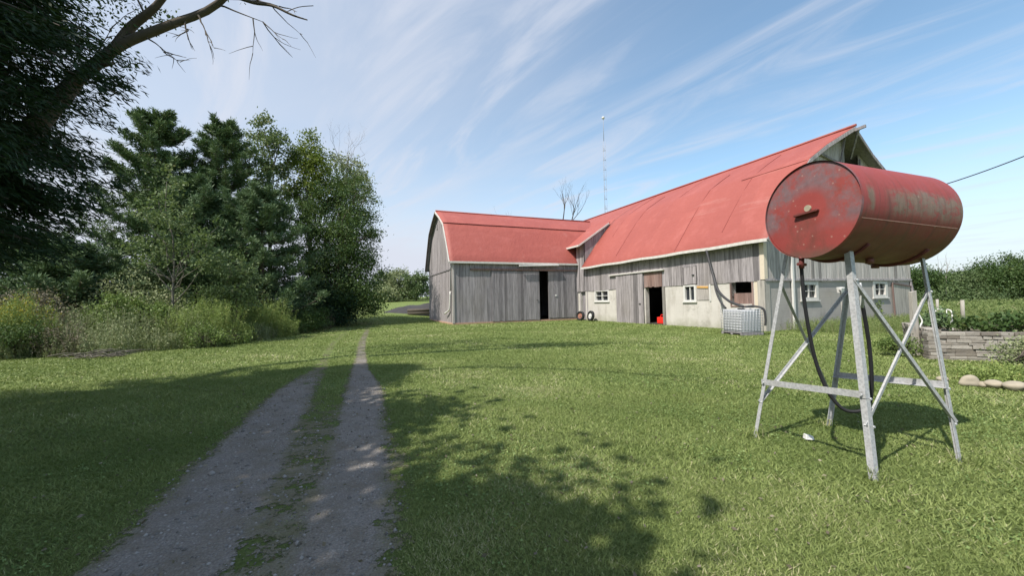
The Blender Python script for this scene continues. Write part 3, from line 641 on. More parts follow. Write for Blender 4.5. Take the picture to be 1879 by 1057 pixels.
def tyre(name, label, loc, rz, rad=.34, wd=.2, rimmat=WHITE, lean=.15):
    t = thing(name, label, 'wheel', loc, rz); t.rotation_euler = (lean, 0, rz)
    mb = MB(); n = 28; prof = [(rad * .62, -wd / 2), (rad * .9, -wd / 2), (rad, -wd * .36), (rad, wd * .36), (rad * .9, wd / 2), (rad * .62, wd / 2)]; base = len(mb.v)
    for k in range(n):
        a = 2 * math.pi * k / n
        for r_, y in prof: mb.v.append((math.cos(a) * r_, y, rad + math.sin(a) * r_))
    for k in range(n):
        for j in range(6): mb.f.append((k * 6 + j, k * 6 + (j + 1) % 6, ((k + 1) % n) * 6 + (j + 1) % 6, ((k + 1) % n) * 6 + j)); mb.r.append(.5); mb.sm.append(True)
    mb.build('tyre', BLACK, t)
    mb = MB(); mb.tube([(0, -.05, rad), (0, .05, rad)], rad * .6, 20); mb.tube([(0, -.09, rad), (0, .09, rad)], rad * .22, 12); mb.build('rim', rimmat, t); return t
p = BW(-.75, 14.7); tyre('wheel', 'black tyre with rusty hub leaning before the narrow barn door', (p[0], p[1], 0), TH + math.pi / 2 + .3, .38, rimmat=RUSTW)
p = BW(-.6, 13.5); tyre('wheel', 'black tyre with white rim leaning on the concrete barn wall', (p[0], p[1], 0), TH + math.pi / 2, .40, rimmat=WHITE)
p = BW(.32, 6.88)
can = thing('fuel_can', 'bright red fuel can standing just inside the dark barn doorway', 'fuel can', (p[0], p[1], .05), TH)
mb = MB(); mb.box((-.22, -.26, 0), (.22, .26, .42)); mb.build('can_body', REDP, can, .05)
mb = MB(); mb.tube(spline([(0, -.16, .42), (0, -.1, .54), (0, .1, .54), (0, .16, .42)], 5), .025, 8); mb.build('handle', REDP, can)
mb = MB(); mb.tube([(0, -.2, .4), (0, -.3, .55)], .03, 8); mb.build('spout', BLACK, can)
p = BW(1.5, 7.6)
ib = thing('steel_drum', 'dark drum in the shadows behind the red can in the doorway', 'drum', (p[0], p[1], .05), 0)
mb = MB(); mb.tube([(0, 0, 0), (0, 0, .02), (0, 0, .3), (0, 0, .32), (0, 0, .6), (0, 0, .62), (0, 0, .86)], [.28, .29, .28, .295, .28, .295, .285], 20); mb.build('drum_body', simple('dark_drum', (.06, .07, .08), .5), ib)
mb = MB(); mb.tube([(0, 0, .862), (0, 0, .88)], .29, 20); mb.build('drum_lid', BLACK, ib)

fl = thing('yard_light', 'white box-shaped lamp on a thin pole before the grey gable wall', 'lamp', BW(4.95, -.5, 0), TH)
mb = MB(); mb.tube([(0, 0, 0), (0, 0, 1.75)], .018, 6); mb.build('pole', W_POST, fl)
mb = MB(); mb.hexa([(-.2, -.12, 1.74), (.22, -.12, 1.76), (.2, .08, 1.76), (-.15, .08, 1.74), (-.22, -.16, 1.98), (.26, -.16, 2.0), (.26, .1, 2.04), (-.18, .1, 2.02)]); mb.build('lamp_head', WHITE, fl, .01)
mb = MB(); mb.beam((-.30, -.1, 1.86), (-.18, -.1, 1.8), .05, .04); mb.build('bracket', BLACK, fl)

# ------------------------------------------------------------------ tank and stand
SA = .30; ts = thing('tank_stand', 'galvanised angle iron stand with four splayed legs and crossed braces under the red tank', 'stand', (3.47, 4.197, 0), SA)
sh = Vector((.13, .03, 0)); sh.rotate(Matrix.Rotation(-SA, 3, 'Z'))
FT = {k: Vector((i * .6, j * .6, 0)) for k, (i, j) in dict(F=(-1, -1), L=(-1, 1), R_=(1, -1), B=(1, 1)).items()}
TP = {k: Vector((i * .5 + sh.x, j * .33 + sh.y, 2.03)) for k, (i, j) in dict(F=(-1, -1), L=(-1, 1), R_=(1, -1), B=(1, 1)).items()}
TP['R_'].x += .09; TP['B'].x += .06
leg = lambda k, t: FT[k].lerp(TP[k], t)
def angle_iron(mb, a, b, d1, d2, w, t=.006):
    a = Vector(a); b = Vector(b); ax = (b - a).normalized(); d1 = Vector(d1); d1 = (d1 - ax * d1.dot(ax)).normalized(); d2 = Vector(d2); d2 = (d2 - ax * d2.dot(ax)); d2 = (d2 - d1 * d2.dot(d1)).normalized()
    sec = [Vector((0, 0)), Vector((w, 0)), Vector((w, t)), Vector((t, t)), Vector((t, w)), Vector((0, w))]; n = len(mb.v)
    for q in (a, b):
        for s_ in sec: mb.v.append(tuple(q + d1 * s_.x + d2 * s_.y))
    for k in range(6): mb.f.append((n + k, n + (k + 1) % 6, n + 6 + (k + 1) % 6, n + 6 + k)); mb.r.append(.5); mb.sm.append(False)
    for o_ in (0, 6):
        for q_ in ((0, 1, 2, 3), (0, 3, 4, 5)): mb.f.append(tuple(n + o_ + i for i in q_)); mb.r.append(.5); mb.sm.append(False)
dirs = dict(F=((1, 0, 0), (0, 1, 0)), L=((1, 0, 0), (0, -1, 0)), R_=((-1, 0, 0), (0, 1, 0)), B=((-1, 0, 0), (0, -1, 0)))
def bolt(p, q): m_ = MB(); m_.tube([p, q], .011, 6); m_.build('bolt', CAGE, ts)
for k in ('F', 'L', 'R_', 'B'):
    mb = MB(); angle_iron(mb, FT[k] - Vector((0, 0, .02)), TP[k] + (TP[k] - FT[k]) * .02, *dirs[k], .052 if k == 'F' else .040); lg = mb.build('leg', GALV, ts)
def bar(name, p, q, w=.055, d1=(0, 0, 1), d2=(0, 1, 0)):
    mb = MB(); angle_iron(mb, p, q, d1, d2, w, .005); mb.build(name, GALV, ts)
bar('crossbar', leg('F', .335) + Vector((-.004, 0, 0)), leg('L', .30) + Vector((-.004, 0, 0)), .062, (0, 0, 1), (1, 0, 0))
bar('crossbar', leg('R_', .335) + Vector((.004, 0, 0)), leg('B', .30) + Vector((.004, 0, 0)), .062, (0, 0, 1), (-1, 0, 0))
o1 = Vector((0, -.006, 0)); o2 = Vector((0, .006, 0)); off = Vector((0, .012, 0))
bar('brace', leg('F', .86) + o1, leg('R_', .175) + o1, .030); bar('brace', leg('R_', .80) + off, leg('F', .22) + off, .030)
bar('brace', leg('L', .86) + o2, leg('B', .16) + o2, .032, d2=(0, -1, 0)); bar('brace', leg('B', .82) - off, leg('L', .20) - off, .030, d2=(0, -1, 0))
for k, t, dx in (('F', .86, 0), ('R_', .175, -.05), ('R_', .80, -.03), ('F', .22, .03), ('F', .335, .03), ('R_', .335, 0)):
    p = leg(k, t) + Vector((.03 if k == 'F' else -.03, -.012, 0)); bolt(p, p + Vector((0, -.012, 0)))
for k, t in (('F', .335), ('L', .30)):
    p = leg(k, t) + Vector((-.012, .03 if k == 'F' else -.03, .03)); bolt(p, p + Vector((-.012, 0, 0)))
# hose from the tank valve hanging in a loop, nozzle hooked to the front leg
TA = .277; TILT = -.045; TR = .48; TL = 1.33
tk = thing('fuel_tank', 'weathered red cylindrical fuel tank lying on the tall galvanised stand', 'tank', (2.98, 3.93, 2.455))
tk.rotation_euler = (0, -TILT, TA)
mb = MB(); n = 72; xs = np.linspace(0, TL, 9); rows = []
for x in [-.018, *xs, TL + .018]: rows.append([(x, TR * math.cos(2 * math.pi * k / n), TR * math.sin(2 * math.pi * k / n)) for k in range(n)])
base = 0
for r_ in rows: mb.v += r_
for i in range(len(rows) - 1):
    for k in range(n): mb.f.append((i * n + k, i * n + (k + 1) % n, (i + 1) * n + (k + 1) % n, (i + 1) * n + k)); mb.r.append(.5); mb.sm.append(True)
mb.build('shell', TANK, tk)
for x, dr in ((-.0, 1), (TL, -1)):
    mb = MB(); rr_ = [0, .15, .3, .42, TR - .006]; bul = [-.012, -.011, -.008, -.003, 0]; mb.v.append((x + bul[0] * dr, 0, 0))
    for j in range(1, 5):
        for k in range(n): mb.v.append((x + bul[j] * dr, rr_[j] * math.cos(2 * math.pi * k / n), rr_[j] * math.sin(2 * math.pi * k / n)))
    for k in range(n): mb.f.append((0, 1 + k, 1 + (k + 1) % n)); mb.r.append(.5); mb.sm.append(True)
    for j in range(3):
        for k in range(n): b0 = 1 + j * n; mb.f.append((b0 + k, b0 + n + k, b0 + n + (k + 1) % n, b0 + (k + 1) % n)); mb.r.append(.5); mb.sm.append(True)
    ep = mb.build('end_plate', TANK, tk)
mb = MB(); mb.beam((-.03, .12, -.035), (-.03, -.095, -.02), .035, .022); mb.tube([(-.01, .12, -.035), (-.045, .12, -.035)], .014, 8); mb.tube([(-.01, -.095, -.02), (-.045, -.095, -.02)], .014, 8); mb.build('bar_handle', TANK_DARK, tk, .003)
mb = MB(); mb.tube([(.0, .0, .02), (-.03, .0, .02)], .032, 12); mb.build('plug', simple('lichened_plug', (.33, .30, .22), .9), tk)
mb = MB(); x0 = TR + .004; a_ = math.radians(-20)
mb.beam((.02, -TR * math.cos(a_) - .002, TR * math.sin(a_)), (TL - .02, -TR * math.cos(a_) - .002, TR * math.sin(a_)), .004, .008); mb.build('weld_seam', simple('pale_weld', (.24, .14, .11), .9, var=.5, scale=30), tk)
mb = MB()
for x in (.3, 1.12): mb = MB(); mb.tube([(x, TR * math.sin(t), -TR * math.cos(t) - .012) for t in np.linspace(-.75, .75, 14)], .016, 6); mb.build('saddle', TANK_DARK, tk)
mb = MB(); mb.tube([(.02, .10, -TR + .03), (.02, .10, -TR - .09)], .024, 10); mb.tube([(-.03, .10, -TR - .05), (.07, .10, -TR - .05)], .016, 8); vl = mb.build('valve', TANK_DARK, tk)
for x_, y_ in ((.62, -.13), (1.1, .12)): mb = MB(); mb.tube([(x_, y_, -TR + .02), (x_, y_, -TR - .033)], .035, 10); mb.build('drain_plug', TANK, tk)
mb = MB(); mb.tube([(.7, 0, TR - .01), (.7, 0, TR + .035)], .05, 14); mb.build('filler_neck', TANK_DARK, tk)
hz_ = thing('fuel_hose', 'black fuel hose looping below the red tank, nozzle on the front leg', 'hose', (3.1, 4.03, 0), 0)
mb = MB(); mb.tube(spline([(-.13, .03, 1.90), (-.11, .03, 1.5), (-.04, .03, 1.0), (.04, .0, .68), (.13, -.05, .50), (.22, -.10, .46), (.33, -.14, .52), (.36, -.16, .72), (.33, -.19, 1.1), (.25, -.23, 1.50)], 10), .017, 10); mb.build('hose', BLACK, hz_)
mb = MB(); mb.tube([(.25, -.23, 1.48), (.235, -.24, 1.58), (.23, -.25, 1.60), (.215, -.26, 1.66), (.21, -.26, 1.72)], [.016, .016, .021, .012, .009], 8); nz = mb.build('nozzle', CAGE, hz_)
mb = MB(); mb.beam((.205, -.25, 1.50), (.20, -.27, 1.60), .008, .016); mb.build('trigger', WHITE, nz)
# ------------------------------------------------------------------ wire, mast
mb = MB(); pa = Vector(BW(9.8, -.05, 6.9)); pb = Vector((20.2, 11.5, 7.75)); pts = []
for k in range(25):
    t = k / 24; p = pa.lerp(pb, t); p.z -= .45 * 4 * t * (1 - t); pts.append(p)
mb.tube(pts, .022, 6); tag(mb.build('power_line', PIPE, None), 'black overhead wire running from the barn gable to the upper right', 'wire')
mp_ = thing('utility_pole', 'brown wooden pole holding the overhead wire beyond the right edge', 'pole', (20.2, 11.5, 0))
mb = MB(); mb.tube([(0, 0, 0), (0, 0, 8.2)], [.15, .10], 10); mb.build('pole', BARK, mp_)
mast = thing('antenna_mast', 'thin lattice radio mast rising above the barn roof with white tip', 'mast', (14.5, 60, 0))
mb = MB(); rr_ = .22
cor = [(rr_ * math.cos(a), rr_ * math.sin(a)) for a in (0, 2.09, 4.19)]
for x, y in cor: mb.tube([(x, y, 0), (x, y, 26)], .017, 5)
mb.build('mast_leg', MASTM, mast)
mb = MB(); k = 0
z = 8.
for x, y in cor: mb.tube([(x, y, 7.9), (x, y, 26)], .0172, 5)
while z < 26:
    for i in range(3):
        a, b = cor[i], cor[(i + 1) % 3]; mb.tube([(a[0], a[1], z), (b[0], b[1], z)], .022, 4); mb.tube([(a[0], a[1], z), (b[0], b[1], z + .75)], .010, 4)
    z += 1.5
mb.build('lattice', MASTM, mast)
mb = MB(); mb.tube([(0, 0, 26), (0, 0, 29.5)], .035, 6); mb.build('top_pole', MASTM, mast)
mb = MB(); mb.tube([(0, 0, 29.4), (0, 0, 29.5), (0, 0, 29.75), (0, 0, 29.85)], [.05, .22, .22, .05], 10); mb.build('beacon', WHITE, mast)

# ------------------------------------------------------------------ vegetation
def leaves(cen, size, ratio=.5, up=.0, droop=0, dirs=None, g=rng):
    n = len(cen); d = g.normal(size=(n, 3)) if dirs is None else dirs + g.normal(size=(n, 3)) * .35
    d[:, 2] += up - droop; d /= np.linalg.norm(d, axis=1)[:, None] + 1e-9
    s = np.cross(d, g.normal(size=(n, 3))); s /= np.linalg.norm(s, axis=1)[:, None] + 1e-9
    L = (size * g.uniform(.6, 1.3, n))[:, None]; Wd = L * ratio
    v = np.stack([cen - d * L * .5, cen + s * Wd * .5, cen + d * L * .5, cen - s * Wd * .5], 1).reshape(-1, 3)
    return v, np.arange(4 * n).reshape(n, 4)
def clumped(cs, per, sig, g=rng):   # cs (m,3) clump centres, sig (m,) or scalar
    m = len(cs); sig = np.broadcast_to(np.asarray(sig, float).reshape(-1, 1) if np.ndim(sig) else sig, (m, 1))
    k = np.repeat(np.arange(m), per); off = g.normal(size=(len(k), 3)) * sig[k] * np.array([1, 1, .75])
    tone = g.random(m)
    return cs[k] + off, k, tone
def rnd_for(k, tone, g=rng): return np.clip(.55 * tone[k] + .45 * g.random(len(k)), 0, 1)
def limb_pts(a, b, n=6, wob=.08, sag=0, g=R):
    a = Vector(a); b = Vector(b); L = (b - a).length; P = []
    for i in range(n + 1):
        t = i / n; p = a.lerp(b, t); e = wob * L * math.sin(math.pi * t)
        P.append(p + Vector((g.uniform(-e, e), g.uniform(-e, e), g.uniform(-e, e) * .6 + sag * math.sin(math.pi * t))))
    return P
def deciduous(name, label, loc, height, lobes, mat_, clumps=120, per=220, leaf=.14, sig=.42, trunk_r=.2, bark=BARK, cat='tree', group=None, fork=.3, seed=0, limbs=26):
    """lobes: (dx, dy, z, rx, ry, rz) ellipsoids that together hold the crown"""
    g = np.random.default_rng(seed + 100); rr = random.Random(seed)
    t = thing(name, label, cat, loc, 0, group); cs = []
    wt = np.array([l[3] * l[4] * l[5] for l in lobes]) ** .7; wt /= wt.sum()
    for l, w in zip(lobes, wt):
        n = max(3, int(clumps * w)); d = g.normal(size=(n, 3)); d /= np.linalg.norm(d, axis=1)[:, None]; r = g.uniform(.35, 1.0, n) ** .6 * g.uniform(.85, 1.12, n)
        cs.append(d * r[:, None] * np.array(l[3:6]) + np.array(l[:3]))
    cs = np.concatenate(cs); cs = cs[cs[:, 2] > .15]
    c, k, tone = clumped(cs, per, sig * g.uniform(.6, 1.25, len(cs)), g); ok = c[:, 2] > .05; c, k = c[ok], k[ok]
    v, f = leaves(c, leaf, .6, g=g)
    npmesh('crown', v, f, mat_, t, rnd_for(k, tone, g))
    mb = MB(); top = max(l[2] for l in lobes); tp = [(0, 0, -.1)]
    for i in range(1, 7): tp.append((rr.uniform(-.06, .06) * i, rr.uniform(-.06, .06) * i, top * i / 6))
    mb.tube(tp, [trunk_r * (1.15 - .16 * i) for i in range(7)], 10)
    for i in sorted(range(len(cs)), key=lambda i: rr.random())[:limbs]:
        e = cs[i]; tt_ = rr.uniform(fork, .75) * min(1, max(.25, e[2] / top)); j = tt_ * 6; a = Vector(tp[int(j)]).lerp(Vector(tp[min(6, int(j) + 1)]), j - int(j))
        P = limb_pts(a, e, 5, .07, .02, rr); r0 = trunk_r * .42 * (1 - .5 * tt_); mb.tube(P, [r0 * (1 - q / 5.6) + .008 for q in range(6)], 6)
    mb.build('trunk', bark, t); return t
def pine(name, label, loc, height, rad, mat_, levels=22, seed=0, puffs=7, per=34, z0=.8, needle=.24, prof=.75, group=None):
    g = np.random.default_rng(seed + 300); rr = random.Random(seed); t = thing(name, label, 'pine tree', loc, 0, group); mb = MB()
    mb.tube([(0, 0, -.1), (0.1, 0, height * .5), (.05, .05, height * .97)], [height * .018, height * .011, .02], 8); cs = []; sg = []
    for L in range(levels):
        h = z0 + (height - z0) * (L + rr.uniform(-.2, .2)) / levels; fr = (h - z0) / (height - z0); reach = rad * (1 - fr) ** prof * (.75 + .25 * min(1, fr * 5 + .3)) + .25
        nb = rr.choice((5, 6, 7)); a0 = rr.uniform(0, 6.28)
        for b in range(nb):
            a = a0 + 6.283 * b / nb + rr.uniform(-.25, .25); ln = reach * rr.uniform(.62, 1.15); rise = ln * rr.uniform(.02, .35) * (1 + fr)
            P = [Vector((math.cos(a) * ln * q / 6, math.sin(a) * ln * q / 6, h + rise * (q / 6) ** 1.6 - .10 * ln * math.sin(q / 6 * 3.1))) for q in range(7)]
            mb.tube(P, [.05 * (1 - q / 7) * (1 - fr * .6) + .006 for q in range(7)], 5)
            for q in range(puffs):
                s_ = .30 + .72 * q / (puffs - 1); i = min(5, int(s_ * 6)); p = P[i].lerp(P[i + 1], min(1.2, s_ * 6 - i)); sp = .16 * ln * (1.1 - s_)
                cs.append((p.x + g.normal() * sp, p.y + g.normal() * sp, p.z + .06 + abs(g.normal()) * .12)); sg.append(.11 + .035 * ln * (1.2 - s_))
    cs = np.array(cs); c, k, tone = clumped(cs, per, np.array(sg), g); d = (c - cs[k]); d[:, 2] = d[:, 2] * .6 + .14; d /= np.linalg.norm(d, axis=1)[:, None] + 1e-6
    v, f = leaves(c, needle, .2, dirs=d, g=g); npmesh('crown', v, f, mat_, t, rnd_for(k, tone, g)); mb.build('trunk', BARK, t); return t
def bare(name, label, loc, segs, r0, m, cat='bare tree', seed=0, depth=5, spread=.55, shrink=.74, parent_dir=(0, 0, 1), L0=2., twig=None, up=.12, group=None, start=(0, 0, 0)):
    rr = random.Random(seed); t = thing(name, label, cat, loc, 0, group); mb = MB()
    def grow(p, d, L, r, k):
        P = [p]; q = p; dd = d.copy()
        for i in range(4):
            dd = (dd + Vector((rr.uniform(-.13, .13), rr.uniform(-.13, .13), rr.uniform(-.05, .12)))).normalized(); q = q + dd * L / 4; P.append(q)
        mb.tube(P, [r * (1 - .09 * i) for i in range(5)], 6 if r > .03 else 4, cap=False)
        if k == 0: return
        for c in range(rr.choice((2, 2, 3))):
            a = dd + Vector((rr.gauss(0, spread), rr.gauss(0, spread), rr.gauss(up, spread * .5))); grow(P[rr.choice((2, 3, 4, 4))], a.normalized(), L * rr.uniform(.48, .72), r * rr.uniform(.42, .6), k - 1)
    for _ in range(segs): grow(Vector(start), Vector(parent_dir).normalized(), L0, r0, depth)
    mb.build('branches', m, t); return t

def P3(x, y): return (x, y, gzf(x, y))
# -- left tree group
pine('pine_tree', 'tall dark pine with two tops just right of the near cedar', P3(-21.6, 24), 13.6, 4.6, L_PINE, 19, 1, puffs=10, per=84, prof=.62)
pine('pine_tree', 'tall dark pine with pointed top in the middle of the tree group', P3(-19.3, 26.5), 14.3, 4.2, L_PINE, 20, 2, puffs=10, per=84, prof=.68)
pine('pine_tree', 'lower pine filling the gap between the two tallest pines', P3(-18.5, 23), 9.2, 3.6, L_PINE2, 13, 3, puffs=10, per=84, prof=.6)
pine('pine_tree', 'bushy blue-green pine low in front of the round maple', P3(-14.9, 23.5), 8.8, 3.5, L_PINE2, 12, 4, puffs=10, per=84, prof=.6)
pine('pine_tree', 'short soft pine standing behind the goldenrod at the far left', P3(-20.5, 18.5), 4.6, 2.6, L_PINE2, 12, 5, per=70, prof=.6)
pine('pine_tree', 'low pine showing under the near cedar at the left edge', P3(-24.5, 20), 5.4, 3.0, L_PINE, 12, 6, per=60, prof=.6)
deciduous('ash_tree', 'slender ash with open pale green top above the pines', P3(-18.4, 30), 16.6, [(-.3, 0, 15, 1.2, 1.2, 1.3), (.9, 0, 13.6, 1.3, 1.2, 1.2), (-.6, 0, 13, 1.1, 1.1, 1.3), (.2, 0, 10.6, 1.8, 1.6, 2)], L_LIGHT, 60, 110, .20, .34, .16, BARK, seed=11, fork=.5)
deciduous('poplar_tree', 'yellow-green leafy tree behind the round dark maple', P3(-16.0, 31.5), 15.8, [(0, 0, 14.2, .9, .9, 1.1), (-.8, 0, 13.0, 1.3, 1.1, 1.0), (.6, 0, 12.4, 1.3, 1.2, 1.3), (0, 0, 10.4, 2.0, 1.6, 1.6)], L_YEL, 80, 130, .18, .36, .15, BARK_P, seed=12, fork=.5)
deciduous('walnut_tree', 'thin greyish tree with sparse leaves right of the yellow-green one', P3(-13.9, 33), 15, [(.0, 0, 12.6, 1.6, 1.3, 1.4), (1.2, 0, 11.3, 1.4, 1.2, 1.2), (-.2, 0, 10.5, 1.6, 1.3, 1.5)], L_GREY, 70, 100, .17, .34, .16, BARK, seed=13, fork=.4)
bare('dead_tree', 'leafless twiggy treetop rising behind the right side of the tree group', P3(-16.2, 34.5), 1, .16, TWIG, seed=21, depth=8, L0=7.0, spread=.5, parent_dir=(.10, 0, 1))
deciduous('maple_tree', 'big round dark green maple at the right end of the tree group', P3(-13.2, 30.2), 12, [(0, 0, 8.6, 2.9, 2.8, 2.9), (1.3, 0, 6.4, 2.3, 2.4, 2.8), (-1.6, .3, 6.8, 2.4, 2.4, 3.2), (.6, -.5, 3.4, 2.9, 2.4, 2.8), (-1.5, -.6, 3.0, 2.8, 2.2, 2.6), (1.0, 0, 1.6, 2.5, 2.2, 1.4)], L_MAPLE, 260, 230, .15, .46, .28, BARK, seed=14)
deciduous('dark_tree', 'very dark dense tree low at the lane edge below the maple', P3(-12.9, 28.6), 6, [(0, 0, 3.3, 1.6, 1.8, 2.6), (-.9, 0, 1.8, 2.0, 1.8, 1.7), (.6, 0, 1.4, 1.6, 1.6, 1.3)], L_DARK, 110, 220, .13, .38, .16, BARK, seed=15)
deciduous('young_maple', 'slim sapling with grey trunk and sparse pale leaves before the pines', P3(-14.6, 17.1), 8.2, [(-.1, 0, 7.1, .5, .5, .9), (-.2, 0, 5.7, 1.1, 1.0, 1.0), (.5, 0, 4.8, 1.5, 1.2, 1.0), (-.9, 0, 4.2, 1.1, 1.0, .9), (1.2, 0, 3.7, 1.0, .9, .7)], L_LIGHT, 95, 36, .14, .20, .05, simple('sapling_bark', (.16, .145, .12), .9), seed=16, fork=.5, limbs=14)
deciduous('young_maple', 'pale green bushy sapling right of the slim grey-trunked one', P3(-12.9, 18.4), 4.6, [(0, 0, 3.4, 1.0, .9, .8), (-.5, 0, 2.4, 1.2, 1.0, .8), (.6, 0, 2.1, 1.0, .9, .7)], L_LIGHT, 50, 80, .13, .26, .05, BARK, seed=17, limbs=14)
deciduous('shrub', 'dull green shrub filling the shade left of the sapling', P3(-17.8, 18.3), 3.4, [(0, 0, 1.8, 1.8, 1.4, 1.4), (-1.6, 0, 1.3, 1.4, 1.2, 1.1), (1.5, 0, 1.2, 1.4, 1.2, 1.0)], L_GREY, 80, 110, .11, .3, .06, TWIG_D, 'shrub', seed=18)
deciduous('shrub', 'brownish shrub with dry leaves behind the yellow goldenrod', P3(-19.5, 15.8), 2.8, [(0, 0, 1.5, 1.3, 1.0, 1.1), (1.3, 0, 1.2, 1.0, .9, .9)], L_BROWN, 50, 110, .09, .26, .05, TWIG_D, 'shrub', seed=19)
deciduous('shrub', 'dark bush under the maple where the weeds meet the lane', P3(-12.6, 25.2), 1.6, [(0, 0, .8, 1.3, 1.5, .8), (.4, -1.8, .6, 1.0, 1.2, .6)], L_MAPLE, 50, 140, .10, .24, .04, TWIG_D, 'shrub', seed=20)
deciduous('shrub', 'light green leafy shrub between the goldenrod and the slim sapling', P3(-16.4, 16.4), 2.4, [(0, 0, 1.3, 1.2, .9, 1.0), (1.3, .3, 1.1, 1.0, .8, .9)], L_WEED, 60, 120, .10, .22, .04, TWIG_D, 'shrub', seed=26)
deciduous('shrub', 'pale green shrub behind the broad goldenrod mass', P3(-14.9, 20.4), 2.6, [(0, 0, 1.4, 1.2, 1.2, 1.1), (1.2, -.6, 1.5, 1.0, .9, .8)], L_WEED, 60, 120, .10, .24, .04, TWIG_D, 'shrub', seed=27)
# -- near cedar (left), its right flank is all the photograph shows
def cedar():
    g = np.random.default_rng(77); rr = random.Random(77); t = thing('cedar_tree', 'huge near-black cedar with drooping sprays at the left edge', 'cedar tree', (-9.25, 4.3, 0)); mb = MB()
    mb.tube([(0, 0, -.1), (.05, 0, 4), (0, 0, 8.5), (0, 0, 11.5)], [.32, .26, .14, .03], 12); cs = []; dr = []
    for L in range(36):
        h = 2.75 + 8.9 * L / 36; fr = (h - 2.75) / 8.9
        reach = np.interp(h, [2.6, 3.2, 4.6, 6, 7.5, 11.8], [2.4, 2.8, 3.4, 3.5, 2.9, .4])
        for b in range(16):
            a = rr.uniform(-2.4, 1.5) if b < 12 else rr.uniform(0, 6.283); ln = reach * rr.uniform(.72, 1.05)
            P = [Vector((math.cos(a) * ln * q / 7, math.sin(a) * ln * q / 7, h + ln * (.16 * q / 7 - .30 * (q / 7) ** 2))) for q in range(8)]
            mb.tube(P, [.035 * (1 - q / 8) + .005 for q in range(8)], 5, cap=False)
            for q in range(11):
                s_ = .22 + .80 * q / 10; i = min(6, int(s_ * 7)); p = P[i].lerp(P[i + 1], s_ * 7 - i)
                cs.append((p.x + g.normal() * .12, p.y + g.normal() * .12, p.z - .05 + g.normal() * .07)); dr.append((math.cos(a), math.sin(a), -.55))
    cs = np.array(cs); dr = np.array(dr); c, k, tone = clumped(cs, 92, .125, g)
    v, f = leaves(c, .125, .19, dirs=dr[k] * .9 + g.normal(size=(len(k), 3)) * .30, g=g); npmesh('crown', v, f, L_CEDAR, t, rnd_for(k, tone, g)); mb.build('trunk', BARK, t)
cedar()
# -- old maple whose limb crosses the top left corner
om = thing('old_maple', 'old tree leaning over the lane with a bare dead limb across the top left', 'tree', (-9.6, 6.6, 0))
mb = MB(); mb.tube([(0, 0, -.1), (.1, 0, 1.5), (.5, 0, 3.0), (1.3, -.05, 4.3), (2.35, -.1, 5.4)], [.40, .32, .24, .165, .115], 14)
mb.tube([(.6, 0, 3.2), (-.6, .8, 6), (-.3, 1.6, 8.5), (.5, 2.2, 10.5)], [.22, .17, .11, .05], 10)
mb.build('trunk', BARK, om)
mb = MB(); rr = random.Random(4)
mb.tube(spline([(2.3, -.1, 5.38), (2.75, -.1, 5.75), (3.15, -.1, 6.05), (3.9, -.1, 6.35), (4.75, -.1, 6.72), (5.7, -.5, 7.3), (6.9, -1.4, 8.0), (8.2, -2.6, 8.7)], 4), [.105 - .0032 * i for i in range(29)], 10)
mb.tube(spline([(.6, 1.6, 8.4), (2.5, 2.0, 9.5), (5, 2.4, 10), (8.0, 3.0, 10.5)], 5), [.19 - .008 * i for i in range(16)], 8)
mb.tube(spline([(3.05, -.1, 6.0), (3.3, -.1, 6.35), (3.8, -.2, 6.62), (4.3, -.3, 7.1), (4.9, -.2, 8.0)], 4), [.085 - .004 * i for i in range(17)], 8)
mb.tube(spline([(2.2, -.05, 5.35), (2.55, -.15, 5.52), (2.85, -.2, 5.6), (3.15, -.25, 5.63)], 4), [.06 - .003 * i for i in range(13)], 7)
mb.tube(spline([(5.0, -.1, 6.85), (5.35, -.1, 6.72), (5.7, -.15, 6.62), (6.05, -.2, 6.42), (6.3, -.2, 6.33)], 5), [.035 - .0013 * i for i in range(21)], 6)
mb.tube(spline([(5.9, -.15, 6.50), (6.15, -.2, 6.55), (6.4, -.2, 6.57)], 4), .006, 5)
def twigs(mb, p, d, L, r, k, rr):
    P = [Vector(p)]; dd = Vector(d).normalized()
    for i in range(5): dd = (dd + Vector((rr.uniform(-.22, .22), rr.uniform(-.15, .15), rr.uniform(-.22, .16)))).normalized(); P.append(P[-1] + dd * L / 5)
    mb.tube(P, [r * (1 - .15 * i) for i in range(6)], 5, cap=False)
    if k:
        for _ in range(rr.choice((2, 3))):
            i = rr.choice((2, 3, 4, 5)); twigs(mb, P[i], dd + Vector((rr.gauss(0, .6), rr.gauss(0, .3), rr.gauss(0, .5))), L * rr.uniform(.5, .8), r * .6, k - 1, rr)
for p, d, L in (((4.4, -.1, 6.55), (.5, 0, -.6), .5), ((4.7, -.1, 6.7), (1, 0, -.35), .8), ((4.2, -.1, 6.45), (.2, 0, -1), .35), ((3.5, -.1, 6.2), (.6, 0, -.5), .5), ((4.9, -.1, 6.8), (1, 0, -.1), .9), ((2.7, -.15, 5.75), (.3, 0, .9), .6), ((5.6, -.5, 7.25), (.5, -.3, 1.3), 1.0), ((6.5, -1.1, 7.8), (.5, -.3, 1.2), 1.1), ((7.2, -1.7, 8.2), (.5, -.8, 1.3), 1.2), ((4.4, -.3, 7.2), (.3, -.2, 1), 1.3), ((3.6, -.2, 6.5), (-.2, 0, 1), .9), ((8.2, -2.6, 8.7), (.6, -1, 1.4), 1.0)): twigs(mb, p, d, L, .018 if L < 1 else .035, 2, rr)
mb.build('dead_limb', BARK, om)
g = np.random.default_rng(5); cs = np.array([(3.35 + g.normal() * .32, g.normal() * .3 - .2, 6.75 + g.normal() * .22) for _ in range(26)] + [(2.2 + g.normal() * .5, g.normal() * .4 - .2, 6.3 + g.normal() * .35) for _ in range(30)])
